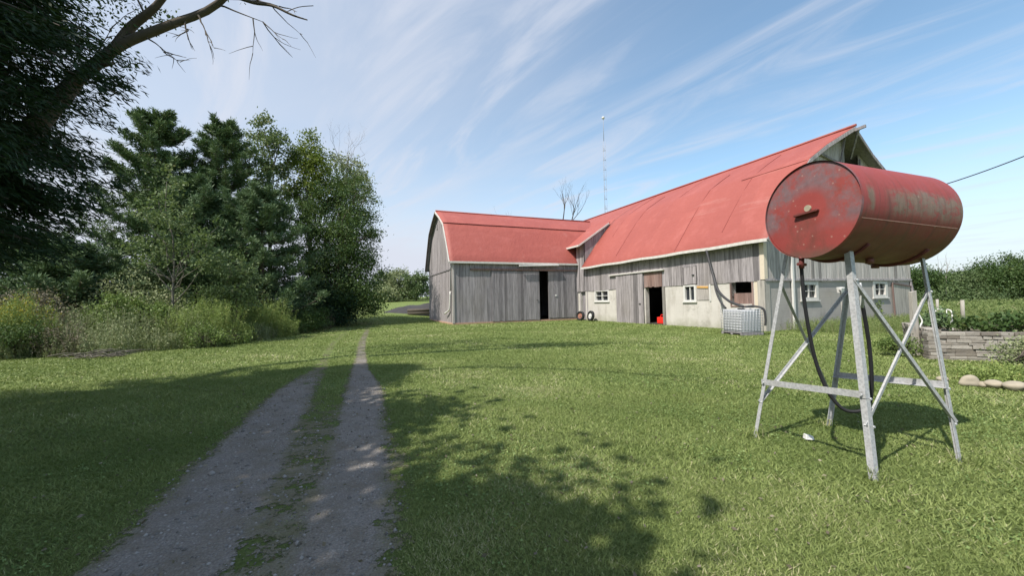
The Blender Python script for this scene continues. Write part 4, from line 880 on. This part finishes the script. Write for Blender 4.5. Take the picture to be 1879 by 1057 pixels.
c, k, tone = clumped(cs, 26, .10, g); v, f = leaves(c, .06, .55, g=g); npmesh('leafy_twigs', v, f, L_MAPLE, om, rnd_for(k, tone, g))
cs = np.array([(.2 + g.normal() * 1.2, 2.6 + g.normal() * 1.0, 12.4 + g.normal() * .8) for _ in range(60)] + [(5 + g.normal() * 1.5, 2.6 + g.normal() * .35, 10.7 + g.normal() * .25) for _ in range(55)]); c, k, tone = clumped(cs, 60, .25, g); v, f = leaves(c, .12, .6, g=g); npmesh('crown', v, f, L_MAPLE, om, rnd_for(k, tone, g))
# -- trees behind the camera that shade the lane
deciduous('shade_tree', 'broad leafy tree behind the viewer that shades the lane', (-8.3, -2.4, 0), 12, [(-.3, -1.0, 8.2, 3.2, 2.8, 1.6), (-2.3, 1.9, 7.6, 3.0, 3.0, 2.0), (2.4, .3, 8.4, 2.0, 2.2, 1.5), (-1.0, .5, 8.4, 2.4, 2.0, 1.4), (-5.3, 2.4, 8, 3, 3, 2), (.9, 3.9, 8.0, 1.9, 1.7, 1.1)], L_MAPLE, 620, 90, .26, .46, .4, BARK, seed=51)
deciduous('shade_tree', 'second leafy tree farther behind the viewer beside the lane', (-6.9, -5.4, 0), 12, [(0, 0, 8.4, 3.3, 3.2, 2.0), (1.5, .3, 7.8, 2.0, 2.2, 1.4)], L_MAPLE, 560, 90, .26, .42, .35, BARK, seed=52)

# -- far trees
hb = 'trees along the right horizon'
for i, (px, Yd, h, r, seed, m_, lab) in enumerate([
    (57.3, 56, 5.9, 2.6, 62, L_MAPLE, 'dark green tree touching the right end of the gable'),
    (61.6, 58, 4.3, 2.4, 66, L_FAR, 'small light tree low in the skyline dip right of the barn'),
    (65.4, 58, 5.3, 2.7, 61, L_FAR, 'pale green bushy tree right of the skyline dip'),
    (69.0, 60, 5.6, 2.8, 63, L_FAR, 'low rounded tree right of the pale bushy one on the horizon'),
    (71.5, 59, 6.6, 3.0, 64, L_MAPLE, 'mid green tree just left of the tallest one on the horizon'),
    (70.5, 54.5, 7.2, 3.4, 65, L_MAPLE, 'tallest dark tree at the far right edge of the skyline'),
    (77, 58, 8.0, 4.0, 67, L_MAPLE, 'dark tree beyond the right edge behind the stone wall')]):
    deciduous('hedgerow_tree', lab, (px, Yd, 0), h, [(0, 0, h * .62, r * .8, r * .8, h * .33), (-r * .5, 0, h * .42, r * .7, r * .7, h * .34), (r * .5, 0, h * .38, r * .7, r * .7, h * .32)], m_, 80, 190, .24, .62, .14, BARK, seed=seed, group=None, limbs=10)
def massfol(name, pts, m, per=260, size=.3, sig=.8, seed=0, kind='stuff', label=None, cat=None):
    g = np.random.default_rng(seed); c, k, tone = clumped(np.array(pts), per, sig, g); c[:, 2] = np.maximum(c[:, 2], gz(c[:, 0], c[:, 1]) + .02)
    v, f = leaves(c, size, .6, g=g); o = npmesh(name, v, f, m, None, rnd_for(k, tone, g)); return tag(o, label, cat, None, kind)
g = np.random.default_rng(9)
pts = [(x, 52 + g.uniform(-2, 6), g.uniform(.3, 1.5 + .8 * math.sin(x * .8))) for x in np.linspace(50, 90, 110)]
massfol('hedgerow', pts, L_FAR, 200, .24, .75, 1, 'stuff', 'dense green hedgerow along the right horizon', 'hedgerow')
pts = [(x, 84 + g.uniform(-4, 8), 2.5 + g.uniform(.3, 4.6)) for x in np.linspace(-36, -8, 60)] + [(x, 60 + g.uniform(-6, 6), 1.6 + g.uniform(.3, 3.2)) for x in np.linspace(-95, -36, 80)]
massfol('distant_wood', pts, L_FAR, 150, .42, 1.0, 2, 'stuff', 'distant wooded strip beyond the field at the end of the lane', 'wood')
for x, y, h, r, seed, lab, m_ in ((-25.6, 79, 6.3, 2.6, 71, 'rounded far tree nearest the maple at the end of the lane', L_FAR), (-22.5, 78, 6.6, 2.6, 72, 'tallest hazy far tree in the gap beside the barn wing', L_GREY), (-18.6, 77, 6.3, 2.8, 73, 'darker far tree partly hidden by the barn wing', L_FAR), (-23.8, 74, 3.2, 1.8, 74, 'small grey-green bush below the far trees at the lane end', L_GREY)):
    deciduous('field_tree', lab, P3(x, y), h, [(0, 0, h * .64, r * .85, r * .8, h * .34), (-r * .4, 0, h * .35, r * .8, r * .7, h * .3), (r * .4, 0, h * .35, r * .8, r * .7, h * .3)], m_, 50, 100, .34, .5, .14, BARK, seed=seed, limbs=8)
bare('dead_tree', 'bare forked treetop showing above the joint of the two barn roofs', (6.0, 52, 0), 1, .22, TWIG_D, seed=8, depth=6, L0=7.6, spread=.30, parent_dir=(0, 0, 1))
bare('dead_tree', 'small bare treetop left of the forked one above the wing roof', (2.3, 52, 0), 1, .12, TWIG_D, seed=31, depth=5, L0=6.6, spread=.34)
for i, (x, y, h) in enumerate(((59.6, 55, 7.6), (60.8, 55.5, 8.0))):
    bare('dead_sapling', ('thin bare sapling poking above the hedgerow', 'second thin bare sapling poking above the hedgerow')[i] + (' nearer the barn', ' farther from the barn')[i], (x, y, 0), 1, .06, TWIG, seed=81 + i, depth=3, L0=3.4, spread=.2)

# -- weeds
def weeds(name, xy, h, mat_, label, cat, kind=None, leaf=.09, per=26, flower=None, top=.25, seed=0, spreadx=.12, ratio=.28, parent=None, fl_per=14, stemmat=None):
    g = np.random.default_rng(seed); n = len(xy); ctr = xy.mean(0); rr2 = ((xy - ctr) ** 2 / (xy.std(0) ** 2 * 4 + 1e-6)).sum(1); h = np.asarray(h) * g.uniform(.55, 1.15, n) * (1 if kind else 1.08 - .38 * np.clip(rr2, 0, 1.2)); lean = g.normal(size=(n, 2)) * spreadx
    z0 = gz(xy[:, 0], xy[:, 1]); k = np.repeat(np.arange(n), per); t = g.random(len(k)) ** .8
    base = np.stack([xy[:, 0], xy[:, 1], z0], 1); tip = np.stack([xy[:, 0] + lean[:, 0] * h, xy[:, 1] + lean[:, 1] * h, z0 + h], 1)
    c = base[k] + (tip - base)[k] * t[:, None] + g.normal(size=(len(k), 3)) * np.array([.045, .045, .02])
    d = g.normal(size=(len(k), 3)) * np.array([1, 1, .4]); d[:, 2] += .9 * t + .2
    v, f = leaves(c, leaf, ratio, dirs=d, g=g); tone = g.random(n); rn = rnd_for(k, tone, g)
    # stems
    s = np.stack([g.normal(size=n), g.normal(size=n), np.zeros(n)], 1); s /= np.linalg.norm(s, axis=1)[:, None]; wd = .006
    sv = np.stack([base - s * wd, base + s * wd, tip + s * wd * .4, tip - s * wd * .4], 1).reshape(-1, 3); sf = np.arange(4 * n).reshape(n, 4) + len(v)
    root = None
    if flower:
        root = thing(name, label, cat, (float(xy[:, 0].mean()), float(xy[:, 1].mean()), float(z0.mean()))) if not parent else parent
        o_ = np.array(root.location)
        npmesh('stems_and_leaves', np.concatenate([v, sv]) - o_, np.concatenate([f, sf]), mat_, root, np.concatenate([rn, g.random(n)]))
        k2 = np.repeat(np.arange(n), fl_per); t2 = 1 - g.random(len(k2)) * top * .5; c2 = base[k2] + (tip - base)[k2] * t2[:, None] + g.normal(size=(len(k2), 3)) * np.array([.07, .07, .03])
        v2, f2 = leaves(c2, .05, .6, g=g); npmesh('flower_heads', v2 - o_, f2, flower, root, g.random(len(k2))); return root
    o = npmesh(name, np.concatenate([v, sv]), np.concatenate([f, sf]), mat_, None, np.concatenate([rn, g.random(n)])); return tag(o, label, cat, None, kind)
def ell(cx, cy, rx, ry, n, seed=0, rot=0):
    g = np.random.default_rng(seed); a = g.uniform(0, 6.283, n); r = np.sqrt(g.random(n)); x = np.cos(a) * r * rx; y = np.sin(a) * r * ry; c, s = math.cos(rot), math.sin(rot)
    return np.stack([cx + x * c - y * s, cy + x * s + y * c], 1)
# the weed bank runs from the left edge along the lane
EDGE = np.array([(-40, 13.6), (-24, 13.0), (-16.5, 13.1), (-13.9, 13.9), (-12.2, 16.0), (-12.0, 19.0), (-12.2, 23.0), (-13.0, 27.0), (-14.5, 31)])
def behind_edge(n, depth, seed, lo=0, hi=None):
    g = np.random.default_rng(seed); seg = np.diff(EDGE, axis=0); L = np.hypot(seg[:, 0], seg[:, 1]); cum = np.concatenate([[0], np.cumsum(L)]); hi = hi or cum[-1]
    s = g.uniform(lo, hi, n); i = np.clip(np.searchsorted(cum, s) - 1, 0, len(seg) - 1); t = (s - cum[i]) / L[i]; p = EDGE[i] + seg[i] * t[:, None]; nrm = np.stack([-seg[i, 1], seg[i, 0]], 1) / L[i][:, None]
    dpt = g.random(n) ** 1.2 * depth; wob = .25 * np.sin(s * 1.9) + .15 * np.sin(s * 4.3); return p + nrm * (dpt + wob)[:, None], dpt
xy, dp = behind_edge(6500, 4.2, 3, 14); hh = .55 + .95 * np.clip(dp / 1.6, 0, 1)
weeds('undergrowth', xy, hh, L_GREY, 'tangled grey-green weeds along the left side of the lane', 'weeds', 'stuff', .085, 22, seed=1)
xy, dp = behind_edge(2600, 2.2, 5, 14); weeds('tall_grass', xy, .35 + .45 * np.clip(dp, 0, 1), L_TALL, 'rough tall grass in front of the weeds at the left', 'grass', 'stuff', .14, 9, seed=2, ratio=.08)
weeds('goldenrod', ell(-17.6, 14.3, 1.1, .7, 240, 3), 2.05, L_BRIGHT, 'tall goldenrod clump with yellow flower heads at the far left', 'goldenrod', leaf=.10, per=60, ratio=.2, flower=L_FLOWER, top=.45, seed=3, fl_per=9)
weeds('goldenrod', ell(-13.4, 17.6, 1.5, 1.7, 420, 4), 1.75, L_BRIGHT, 'broad bright green goldenrod mass beside the lane, left end', 'goldenrod', leaf=.10, per=66, ratio=.2, spreadx=.2, seed=4)
weeds('goldenrod', ell(-12.9, 21.0, 1.2, 2.0, 380, 5), 1.75, L_BRIGHT, 'bright green goldenrod mass beside the lane, right end by the maple', 'goldenrod', leaf=.10, per=66, ratio=.2, spreadx=.2, seed=5)
weeds('weed_clump', ell(-19.2, 13.6, 1.2, .6, 260, 6), 1.35, L_BROWN, 'greyish dry weed clump at the left edge beside the goldenrod', 'weeds', leaf=.08, per=36, seed=6)
weeds('weed_clump', ell(-15.4, 13.7, .8, .35, 70, 7), 1.15, L_BROWN, 'dark brown dry dock stalks standing in front of the green weeds', 'weeds', leaf=.05, per=46, seed=7, ratio=.6, spreadx=.25)
deciduous('shrub', 'dark green shrub at the foot of the yellow goldenrod', P3(-16.9, 13.5), 1.5, [(0, 0, .7, 1.0, .55, .6), (.7, .2, .5, .7, .5, .45)], L_MAPLE, 36, 130, .07, .17, .03, TWIG_D, 'shrub', seed=24)
deciduous('shrub', 'low grey-green shrub in front of the bright goldenrod mass', P3(-12.3, 16.0), 1.2, [(0, 0, .5, .9, .6, .5), (.4, .9, .4, .6, .6, .4)], L_WEED, 36, 120, .07, .17, .03, TWIG_D, 'shrub', seed=25)
weeds('weed_clump', ell(-12.6, 26.4, .5, .9, 90, 8), 1.2, L_BROWN, 'pale dry seedhead clump where the weeds end by the shaded lane', 'weeds', leaf=.10, per=26, seed=8, spreadx=.3, ratio=.15)
g = np.random.default_rng(41); mb = MB()
for _ in range(38):
    x = -14.1 + g.normal() * .4; y = 13.3 + g.normal() * .22; a = g.uniform(-.9, .9); L = g.uniform(.4, 1.1); z = abs(g.normal()) * .10 + .02
    mb.tube([(x, y, z), (x + L * .5 * math.cos(a), y + L * .5 * math.sin(a), z + g.uniform(0, .12)), (x + L * math.cos(a), y + L * math.sin(a), z + g.uniform(-.0, .10))], [.016, .012, .006], 5)
tag(mb.build('brush_pile', simple('brush_wood', (.13, .12, .10), .95, var=.4), None), 'low pile of grey cut branches at the edge of the weeds', 'brush pile')
# -- rough growth along the gable foot, right side
def bxy(n, u0, u1, w0_, w1_, seed):
    g = np.random.default_rng(seed); u = g.uniform(u0, u1, n); w = g.uniform(w0_, w1_, n); return np.stack([A.x + GV.x * u + LV.x * w, A.y + GV.y * u + LV.y * w], 1)
weeds('tall_grass', bxy(2600, .8, 14.5, -3.2, -.1, 1), .52, L_TALL, 'uncut grass and weeds along the foot of the grey gable wall', 'grass', 'stuff', .13, 10, seed=11, ratio=.10)
weeds('tall_grass', bxy(900, 13.0, 30, -6, 6, 2), .6, L_TALL, 'rough pasture grass right of the barn gable', 'grass', 'stuff', .2, 12, seed=12, ratio=.10)
g = np.random.default_rng(61); xy = np.stack([g.uniform(24, 110, 9000), np.sqrt(g.uniform(16 ** 2, 56 ** 2, 9000))], 1)
weeds('meadow', xy, .75, L_TALL, 'overgrown meadow of tall grass between the garden wall and the hedgerow', 'meadow', 'stuff', .34, 9, seed=13, ratio=.18)
weeds('vine', np.concatenate([bxy(14, 8.9, 9.5, -.12, -.06, 3)]), 1.3, L_WEED, 'small green vine climbing the gable wall below the right window', 'vine', leaf=.09, per=22, seed=14, spreadx=.05, ratio=.8)

# ------------------------------------------------------------------ right garden: stone wall, posts, plants
WA = Vector((10.15, 9.75, 0)); WB = Vector((16.5, 7.3, 0)); wd_ = (WB - WA).normalized(); wn_ = Vector((-wd_.y, wd_.x, 0)); WAb = WA + wn_ * 3.2 + wd_ * .9
sw = thing('stone_wall', 'low dry stone retaining wall of flat grey stones at the right edge', 'stone wall', (WA.x, WA.y, 0))
def course(mb, a, b, h, seed, outer):
    rr = random.Random(seed); L = (b - a).length; d = (b - a).normalized(); z = -.03
    while z < h:
        ch = rr.uniform(.05, .10); s = rr.uniform(-.2, 0)
        while s < L:
            l_ = rr.uniform(.14, .42); e = min(L, s + l_ - .008); s0 = max(0, s); o_ = rr.uniform(-.018, .018)
            if e - s0 > .03:
                p = a + d * s0 + outer * o_ - WA; q_ = a + d * e + outer * (o_ + rr.uniform(-.012, .012)) - WA; bk = -outer * .24
                z1 = z + ch - .008; t1 = rr.uniform(-.006, .006)
                mb.hexa([tuple(p + Vector((0, 0, z))), tuple(q_ + Vector((0, 0, z + t1))), tuple(q_ + bk + Vector((0, 0, z + t1))), tuple(p + bk + Vector((0, 0, z))), tuple(p + Vector((0, 0, z1))), tuple(q_ + Vector((0, 0, z1 + t1))), tuple(q_ + bk + Vector((0, 0, z1 + t1))), tuple(p + bk + Vector((0, 0, z1)))])
            s += l_
        z += ch
mb = MB(); course(mb, WA, WB, .66, 3, -wn_); mb.build('front_face', STONE, sw, .006)
mb = MB(); course(mb, WAb, WA, .72, 4, -wd_); mb.build('end_face', STONE, sw, .006)
mb = MB(); q0 = [WA + wn_ * .2 + wd_ * .2, WB + wn_ * .2, WB + wn_ * 4, WAb + wd_ * .2]; mb.hexa([(p.x - WA.x, p.y - WA.y, -.1) for p in q0] + [(p.x - WA.x, p.y - WA.y, .62) for p in q0]); mb.build('bed_soil', SOIL, sw)
def WL(s, n, z=0): p = WA + wd_ * s + wn_ * n; return (p.x, p.y, z)
deciduous('garden_plant', 'leafy dark green vegetable plants spilling over the stone wall', WL(2.2, .9, .6), .6, [(0, 0, .25, .7, .5, .22), (.9, -.2, .28, .6, .5, .22), (-.8, .2, .2, .5, .4, .16), (1.9, -.5, .26, .8, .5, .22)], L_MAPLE, 70, 90, .11, .12, .02, TWIG_D, 'plant', seed=91)
deciduous('garden_plant', 'bluish kale-like plant beside the white chair above the wall', WL(.75, 1.3, .6), .6, [(0, 0, .25, .28, .28, .25)], L_PINE2, 14, 70, .10, .10, .02, TWIG_D, 'plant', seed=92)
ch_ = thing('garden_chair', 'white metal garden chair standing behind the stone wall', 'chair', WL(1.0, 1.5, .45), -.9)
mb = MB(); mb.tube(spline([(-.2, 0, .0), (-.2, .0, .45), (-.19, .06, .66), (-.1, .08, .72), (.1, .08, .72), (.19, .06, .66), (.2, 0, .45), (.2, 0, 0)], 4), .016, 8)
for x in (-.1, 0, .1): mb.tube([(x, .06, .42), (x, .08, .72)], .010, 6)
mb.build('backrest', WHITE, ch_); mb = MB(); mb.box((-.2, -.36, .38), (.2, -.02, .41)); mb.build('seat', WHITE, ch_)
for x in (-.19, .19): mb = MB(); mb.tube([(x, -.34, 0), (x, -.34, .38)], .014, 6); mb.build('leg', WHITE, ch_)
post = thing('fence_post', 'pale weathered timber post at the corner of the stone wall', 'post', (10.55, 10.45, 0))
mb = MB(); mb.hexa([(-.07, -.05, -.1), (.07, -.05, -.1), (.07, .05, -.1), (-.07, .05, -.1), (-.08, -.05, 1.66), (.05, -.05, 1.70), (.05, .05, 1.68), (-.08, .05, 1.66)]); mb.build('timber', W_POST, post, .008)
mb = MB(); mb.tube(spline([(.05, -.05, 1.1), (.12, -.08, .9), (.06, -.08, .75), (.16, -.05, .62)], 4), .018, 6); mb.build('hanging_cord', WHITE, post)
for i, (x, y, h, lab) in enumerate(((23.2, 20.5, 1.25, 'grey wooden fence post standing in the meadow beyond the garden'), (27.5, 20, 1.2, 'grey fence post nearest the right edge of the meadow'), (31, 29, 1.2, 'farther grey fence post in the meadow below the hedgerow'))):
    t = thing('fence_post', lab, 'post', (x, y, 0), group=None); mb = MB(); mb.tube([(0, 0, -.1), (.01, .0, h * .5), (.02, 0, h)], [.085, .08, .075], 9); mb.build('timber', W_POST, t)
rr = random.Random(12)
for i, (x, y, r_, lab) in enumerate(((7.75, 7.25, .10, 'smallest pale edging stone at the left end of the row on the lawn'), (7.85, 6.92, .17, 'wide flat pale edging stone second from the left on the lawn'), (8.02, 6.70, .13, 'greenish grey edging stone in the middle of the row'), (8.12, 6.52, .15, 'round tan edging stone right of the greenish one'), (8.22, 6.28, .13, 'pale edging stone at the right end of the row'), (7.98, 6.82, .08, 'tiny edging stone wedged between its larger neighbours'))):
    import bmesh
    bm = bmesh.new(); bmesh.ops.create_icosphere(bm, subdivisions=3, radius=r_ * .85)
    sx, sy = rr.uniform(.95, 1.2), rr.uniform(.8, 1.0); ph = rr.uniform(0, 9)
    for v_ in bm.verts:
        n_ = 1 + .14 * math.sin(v_.co.x * 19 + ph) + .12 * math.sin(v_.co.y * 23 + ph * 2 + v_.co.x * 14) + .10 * math.sin(v_.co.z * 31 + ph)
        v_.co = Vector((v_.co.x * sx * n_, v_.co.y * sy * n_, v_.co.z * .72 * n_))
    for f_ in bm.faces: f_.smooth = True
    me = bpy.data.meshes.new('edging_stone'); bm.to_mesh(me); bm.free(); me.materials.append(BOULDER); o = bpy.data.objects.new('edging_stone', me); C.objects.link(o); o.location = (x, y, r_ * .40); o.rotation_euler = (0, 0, ph)
    tag(o, lab, 'stone', 'edging stones on the right lawn')
deciduous('shrub', 'brownish green bush at the right edge in front of the stone wall', (9.9, 7.9, 0), 1.0, [(.2, 0, .36, .35, .35, .30), (.6, -.2, .48, .40, .4, .36), (.4, -.45, .25, .4, .4, .22)], L_GREY, 60, 130, .05, .13, .02, TWIG_D, 'shrub', seed=93)
deciduous('shrub', 'small dark bush at the foot of the pale corner post', (10.05, 10.35, 0), .6, [(0, 0, .28, .42, .4, .25)], L_WEED, 26, 110, .05, .11, .02, TWIG_D, 'shrub', seed=94)
weeds('weed_clump', ell(9.0, 7.2, .9, .5, 260, 31), .30, L_BRIGHT, 'leafy green weeds between the edging stones and the right bush', 'weeds', leaf=.06, per=16, seed=15, ratio=.4)
# -- beyond the wing: gravel heap, logs
heap = MB(); X0, Y0 = -14.6, 42.5
tt1 = np.linspace(0, 1, 25)
hp = []
for i in range(25):
    for j in range(13):
        x = X0 + i * .55; y = Y0 + j * .7; e = min(i, 24 - i) / 8; e2 = min(j, 12 - j) / 4; hgt = min(1, e) * min(1, e2) * (1.15 + .22 * math.sin(i * .7) + .15 * math.sin(j * 1.3 + i)); hp.append((x, y, gzf(x, y) - .05 + max(0, hgt)))
hf = [(i * 13 + j, (i + 1) * 13 + j, (i + 1) * 13 + j + 1, i * 13 + j + 1) for i in range(24) for j in range(12)]
ho = npmesh('gravel_heap', hp, hf, simple('dark_gravel', (.050, .048, .048), 1, var=.4, scale=2), smooth=True); tag(ho, 'low heap of dark grey gravel beyond the left barn wing', 'gravel heap')
lg_ = thing('log_pile', 'dark stacked logs lying in front of the gravel heap beside the wing', 'log pile', P3(-10.9, 41.6), .2)
for k in range(5):
    mb = MB(); mb.tube([(0, 0, 0), (2.6, 0, 0)], .16, 9); o = mb.build('log', TWIG_D, lg_); o.location = (-.1 * (k % 2), (k % 3) * .33, .16 + (.28 if k > 2 else 0))
# white scrap below the tank
mb = MB(); mb.hexa([(-.05, -.03, 0), (.04, -.04, 0), (.05, .03, 0), (-.04, .04, 0), (-.03, -.02, .05), (.05, -.01, .03), (.03, .03, .035), (-.04, .02, .06)]); o = mb.build('paper_scrap', WHITE, None, .006); o.location = (3.25, 4.45, .02); tag(o, 'small crumpled white scrap lying on the grass under the tank', 'scrap')

# ------------------------------------------------------------------ mown grass (stuff)
g = np.random.default_rng(1)
def blades():
    Vs, Fs, Rs = [], [], []; n0 = 0
    for (r0, r1, dens, wd, hgt) in ((1.7, 4.0, 11000, .0032, .021), (4.0, 7.5, 4600, .0052, .025), (7.5, 13, 1500, .009, .030), (13, 24, 420, .015, .036), (24, 42, 110, .026, .042)):
        tmax = math.radians(57); area = tmax * (r1 * r1 - r0 * r0); n = int(area * dens); r = np.sqrt(g.uniform(r0 * r0, r1 * r1, n)); a = g.uniform(-tmax, tmax, n)
        x = np.sin(a) * r; y = np.cos(a) * r
        pn = np.sin(x * 1.7 + 1.3 * np.sin(y * .9)) * np.sin(y * 1.9 + 1.1 * np.sin(x * 1.1 + 2)) + .6 * np.sin(x * 5.1 + y * 3.3) * np.sin(y * 4.7 - x * 2.2)
        cvv = covxy(x, y) + .22 * pn; keep = (g.random(n) > np.clip((cvv - np.interp(y, [6, 12], [.28, .16])) * 3, 0, 1)) & ~inbarn(x, y, .02)
        sc_ = 1 - .5 * np.clip(covxy(x, y) * 2, 0, 1)
        x, y, pn, sc_ = x[keep], y[keep], pn[keep], sc_[keep]; n = len(x); z = gz(x, y)
        th = g.uniform(0, 6.283, n); hh = hgt * g.uniform(.5, 1.5, n) * (1 + .22 * pn) * sc_; ln = g.uniform(.4, 1.7, n) * hh; la = g.uniform(0, 6.283, n); w = wd * g.uniform(.7, 1.3, n)
        b0 = np.stack([x - np.cos(th) * w, y - np.sin(th) * w, z], 1); b1 = np.stack([x + np.cos(th) * w, y + np.sin(th) * w, z], 1); tp = np.stack([x + np.cos(la) * ln, y + np.sin(la) * ln, z + hh], 1)
        Vs.append(np.stack([b0, b1, tp], 1).reshape(-1, 3)); Fs.append(np.arange(3 * n).reshape(n, 3) + n0); n0 += 3 * n
        lw = np.sin(x * .55 + 1.7 * np.sin(y * .41 + 1)) * np.sin(y * .63 + 1.3 * np.sin(x * .37)) + .5 * np.sin(x * 2.3 + y * 1.1) * np.sin(y * 2.9 - x)
        Rs.append(np.clip(.46 + .15 * pn + .22 * lw + g.normal(size=n) * .20, 0, 1))
    return np.concatenate(Vs), np.concatenate(Fs), np.concatenate(Rs)
v, f, r_ = blades()
tag(npmesh('grass', v, f, L_GRASS, None, r_), 'short mown grass covering the lawn', 'grass', None, 'stuff')

# clover patches in the lawn, loose stones on the track
n = 70000; r = np.sqrt(g.uniform(1.8 ** 2, 9.5 ** 2, n)); a = g.uniform(-1.0, 1.0, n); x = np.sin(a) * r; y = np.cos(a) * r
pt = np.sin(x * 1.1 + 2 * np.sin(y * .8 + 1)) * np.sin(y * 1.3 + 1.5 * np.sin(x * .9)) + .4 * np.sin(x * 4 + y * 3); ok = (pt + g.normal(size=n) * .25 > .35) & (covxy(x, y) < .3)
x, y = x[ok], y[ok]; cen = np.stack([x, y, g.uniform(.008, .026, len(x))], 1); dd_ = g.normal(size=(len(x), 3)); dd_[:, 2] *= .25
v, f = leaves(cen, .020, .9, dirs=dd_ * 2, g=g); tag(npmesh('clover', v, f, leafmat('clover_leaves', (.11, .18, .05), (.27, .36, .13), tr=.25), None, g.random(len(x))), 'patches of small clover leaves in the mown lawn', 'clover', None, 'stuff')
n = 9000; y = g.uniform(1.8, 9, n) ** 1.0; tt_ = g.random(n); x = np.interp(y, DY, DL) + tt_ * (np.interp(y, DY, DR) - np.interp(y, DY, DL)); ok = cover(tt_, y) > g.uniform(.3, .9, n); x, y = x[ok], y[ok]; n = len(x)
sz = g.gamma(2.2, .0026, n) + .003; cen = np.stack([x, y, sz * .35], 1)
octa = np.array([(1, 0, 0), (0, 1, 0), (-1, 0, 0), (0, -1, 0), (0, 0, .7), (0, 0, -.7)]); fo = np.array([(0, 1, 4), (1, 2, 4), (2, 3, 4), (3, 0, 4), (1, 0, 5), (2, 1, 5), (3, 2, 5), (0, 3, 5)])
an = g.uniform(0, 6.283, n); ro = octa[None] * g.uniform(.65, 1.3, (n, 6, 1)); xr = ro[..., 0] * np.cos(an)[:, None] - ro[..., 1] * np.sin(an)[:, None]; yr = ro[..., 0] * np.sin(an)[:, None] + ro[..., 1] * np.cos(an)[:, None]
v = cen[:, None] + np.stack([xr, yr, ro[..., 2]], 2) * sz[:, None, None]; f = (fo[None] + 6 * np.arange(n)[:, None, None]).reshape(-1, 3)
sm_, st_, sb_ = mat('loose_stone', .9, .2); col(st_, sb_, mix(st_, attr(st_), (.12, .11, .10), (.36, .34, .32)))
tag(npmesh('loose_stones', v.reshape(-1, 3), f, sm_, None, np.repeat(g.random(n), 8)), 'small loose stones scattered over the gravel track', 'stones', None, 'stuff')
# a few fallen leaves on lawn and track
n = 900; y = g.uniform(1.9, 10, n); x = g.uniform(-1.2, 1.0, n) * y; cen = np.stack([x, y, g.uniform(.010, .03, n)], 1); dd_ = g.normal(size=(n, 3)); dd_[:, 2] *= .15
v, f = leaves(cen, .036, .6, dirs=dd_ * 2, g=g); tag(npmesh('fallen_leaves', v, f, L_BROWN, None, g.random(n)), 'dry fallen leaves scattered on the lawn and track', 'leaves', None, 'stuff')

xy = np.concatenate([ell(x_, y_, .11, .11, 26, 70 + i_) for i_, (x_, y_) in enumerate(((3.08, 3.44), (2.72, 4.59), (3.86, 4.95), (4.23, 3.80)))])
weeds('tall_grass', xy, .11, L_GRASS, 'longer unmown grass tufts round the feet of the stand', 'grass', 'stuff', .05, 7, seed=71, ratio=.12, spreadx=.4)
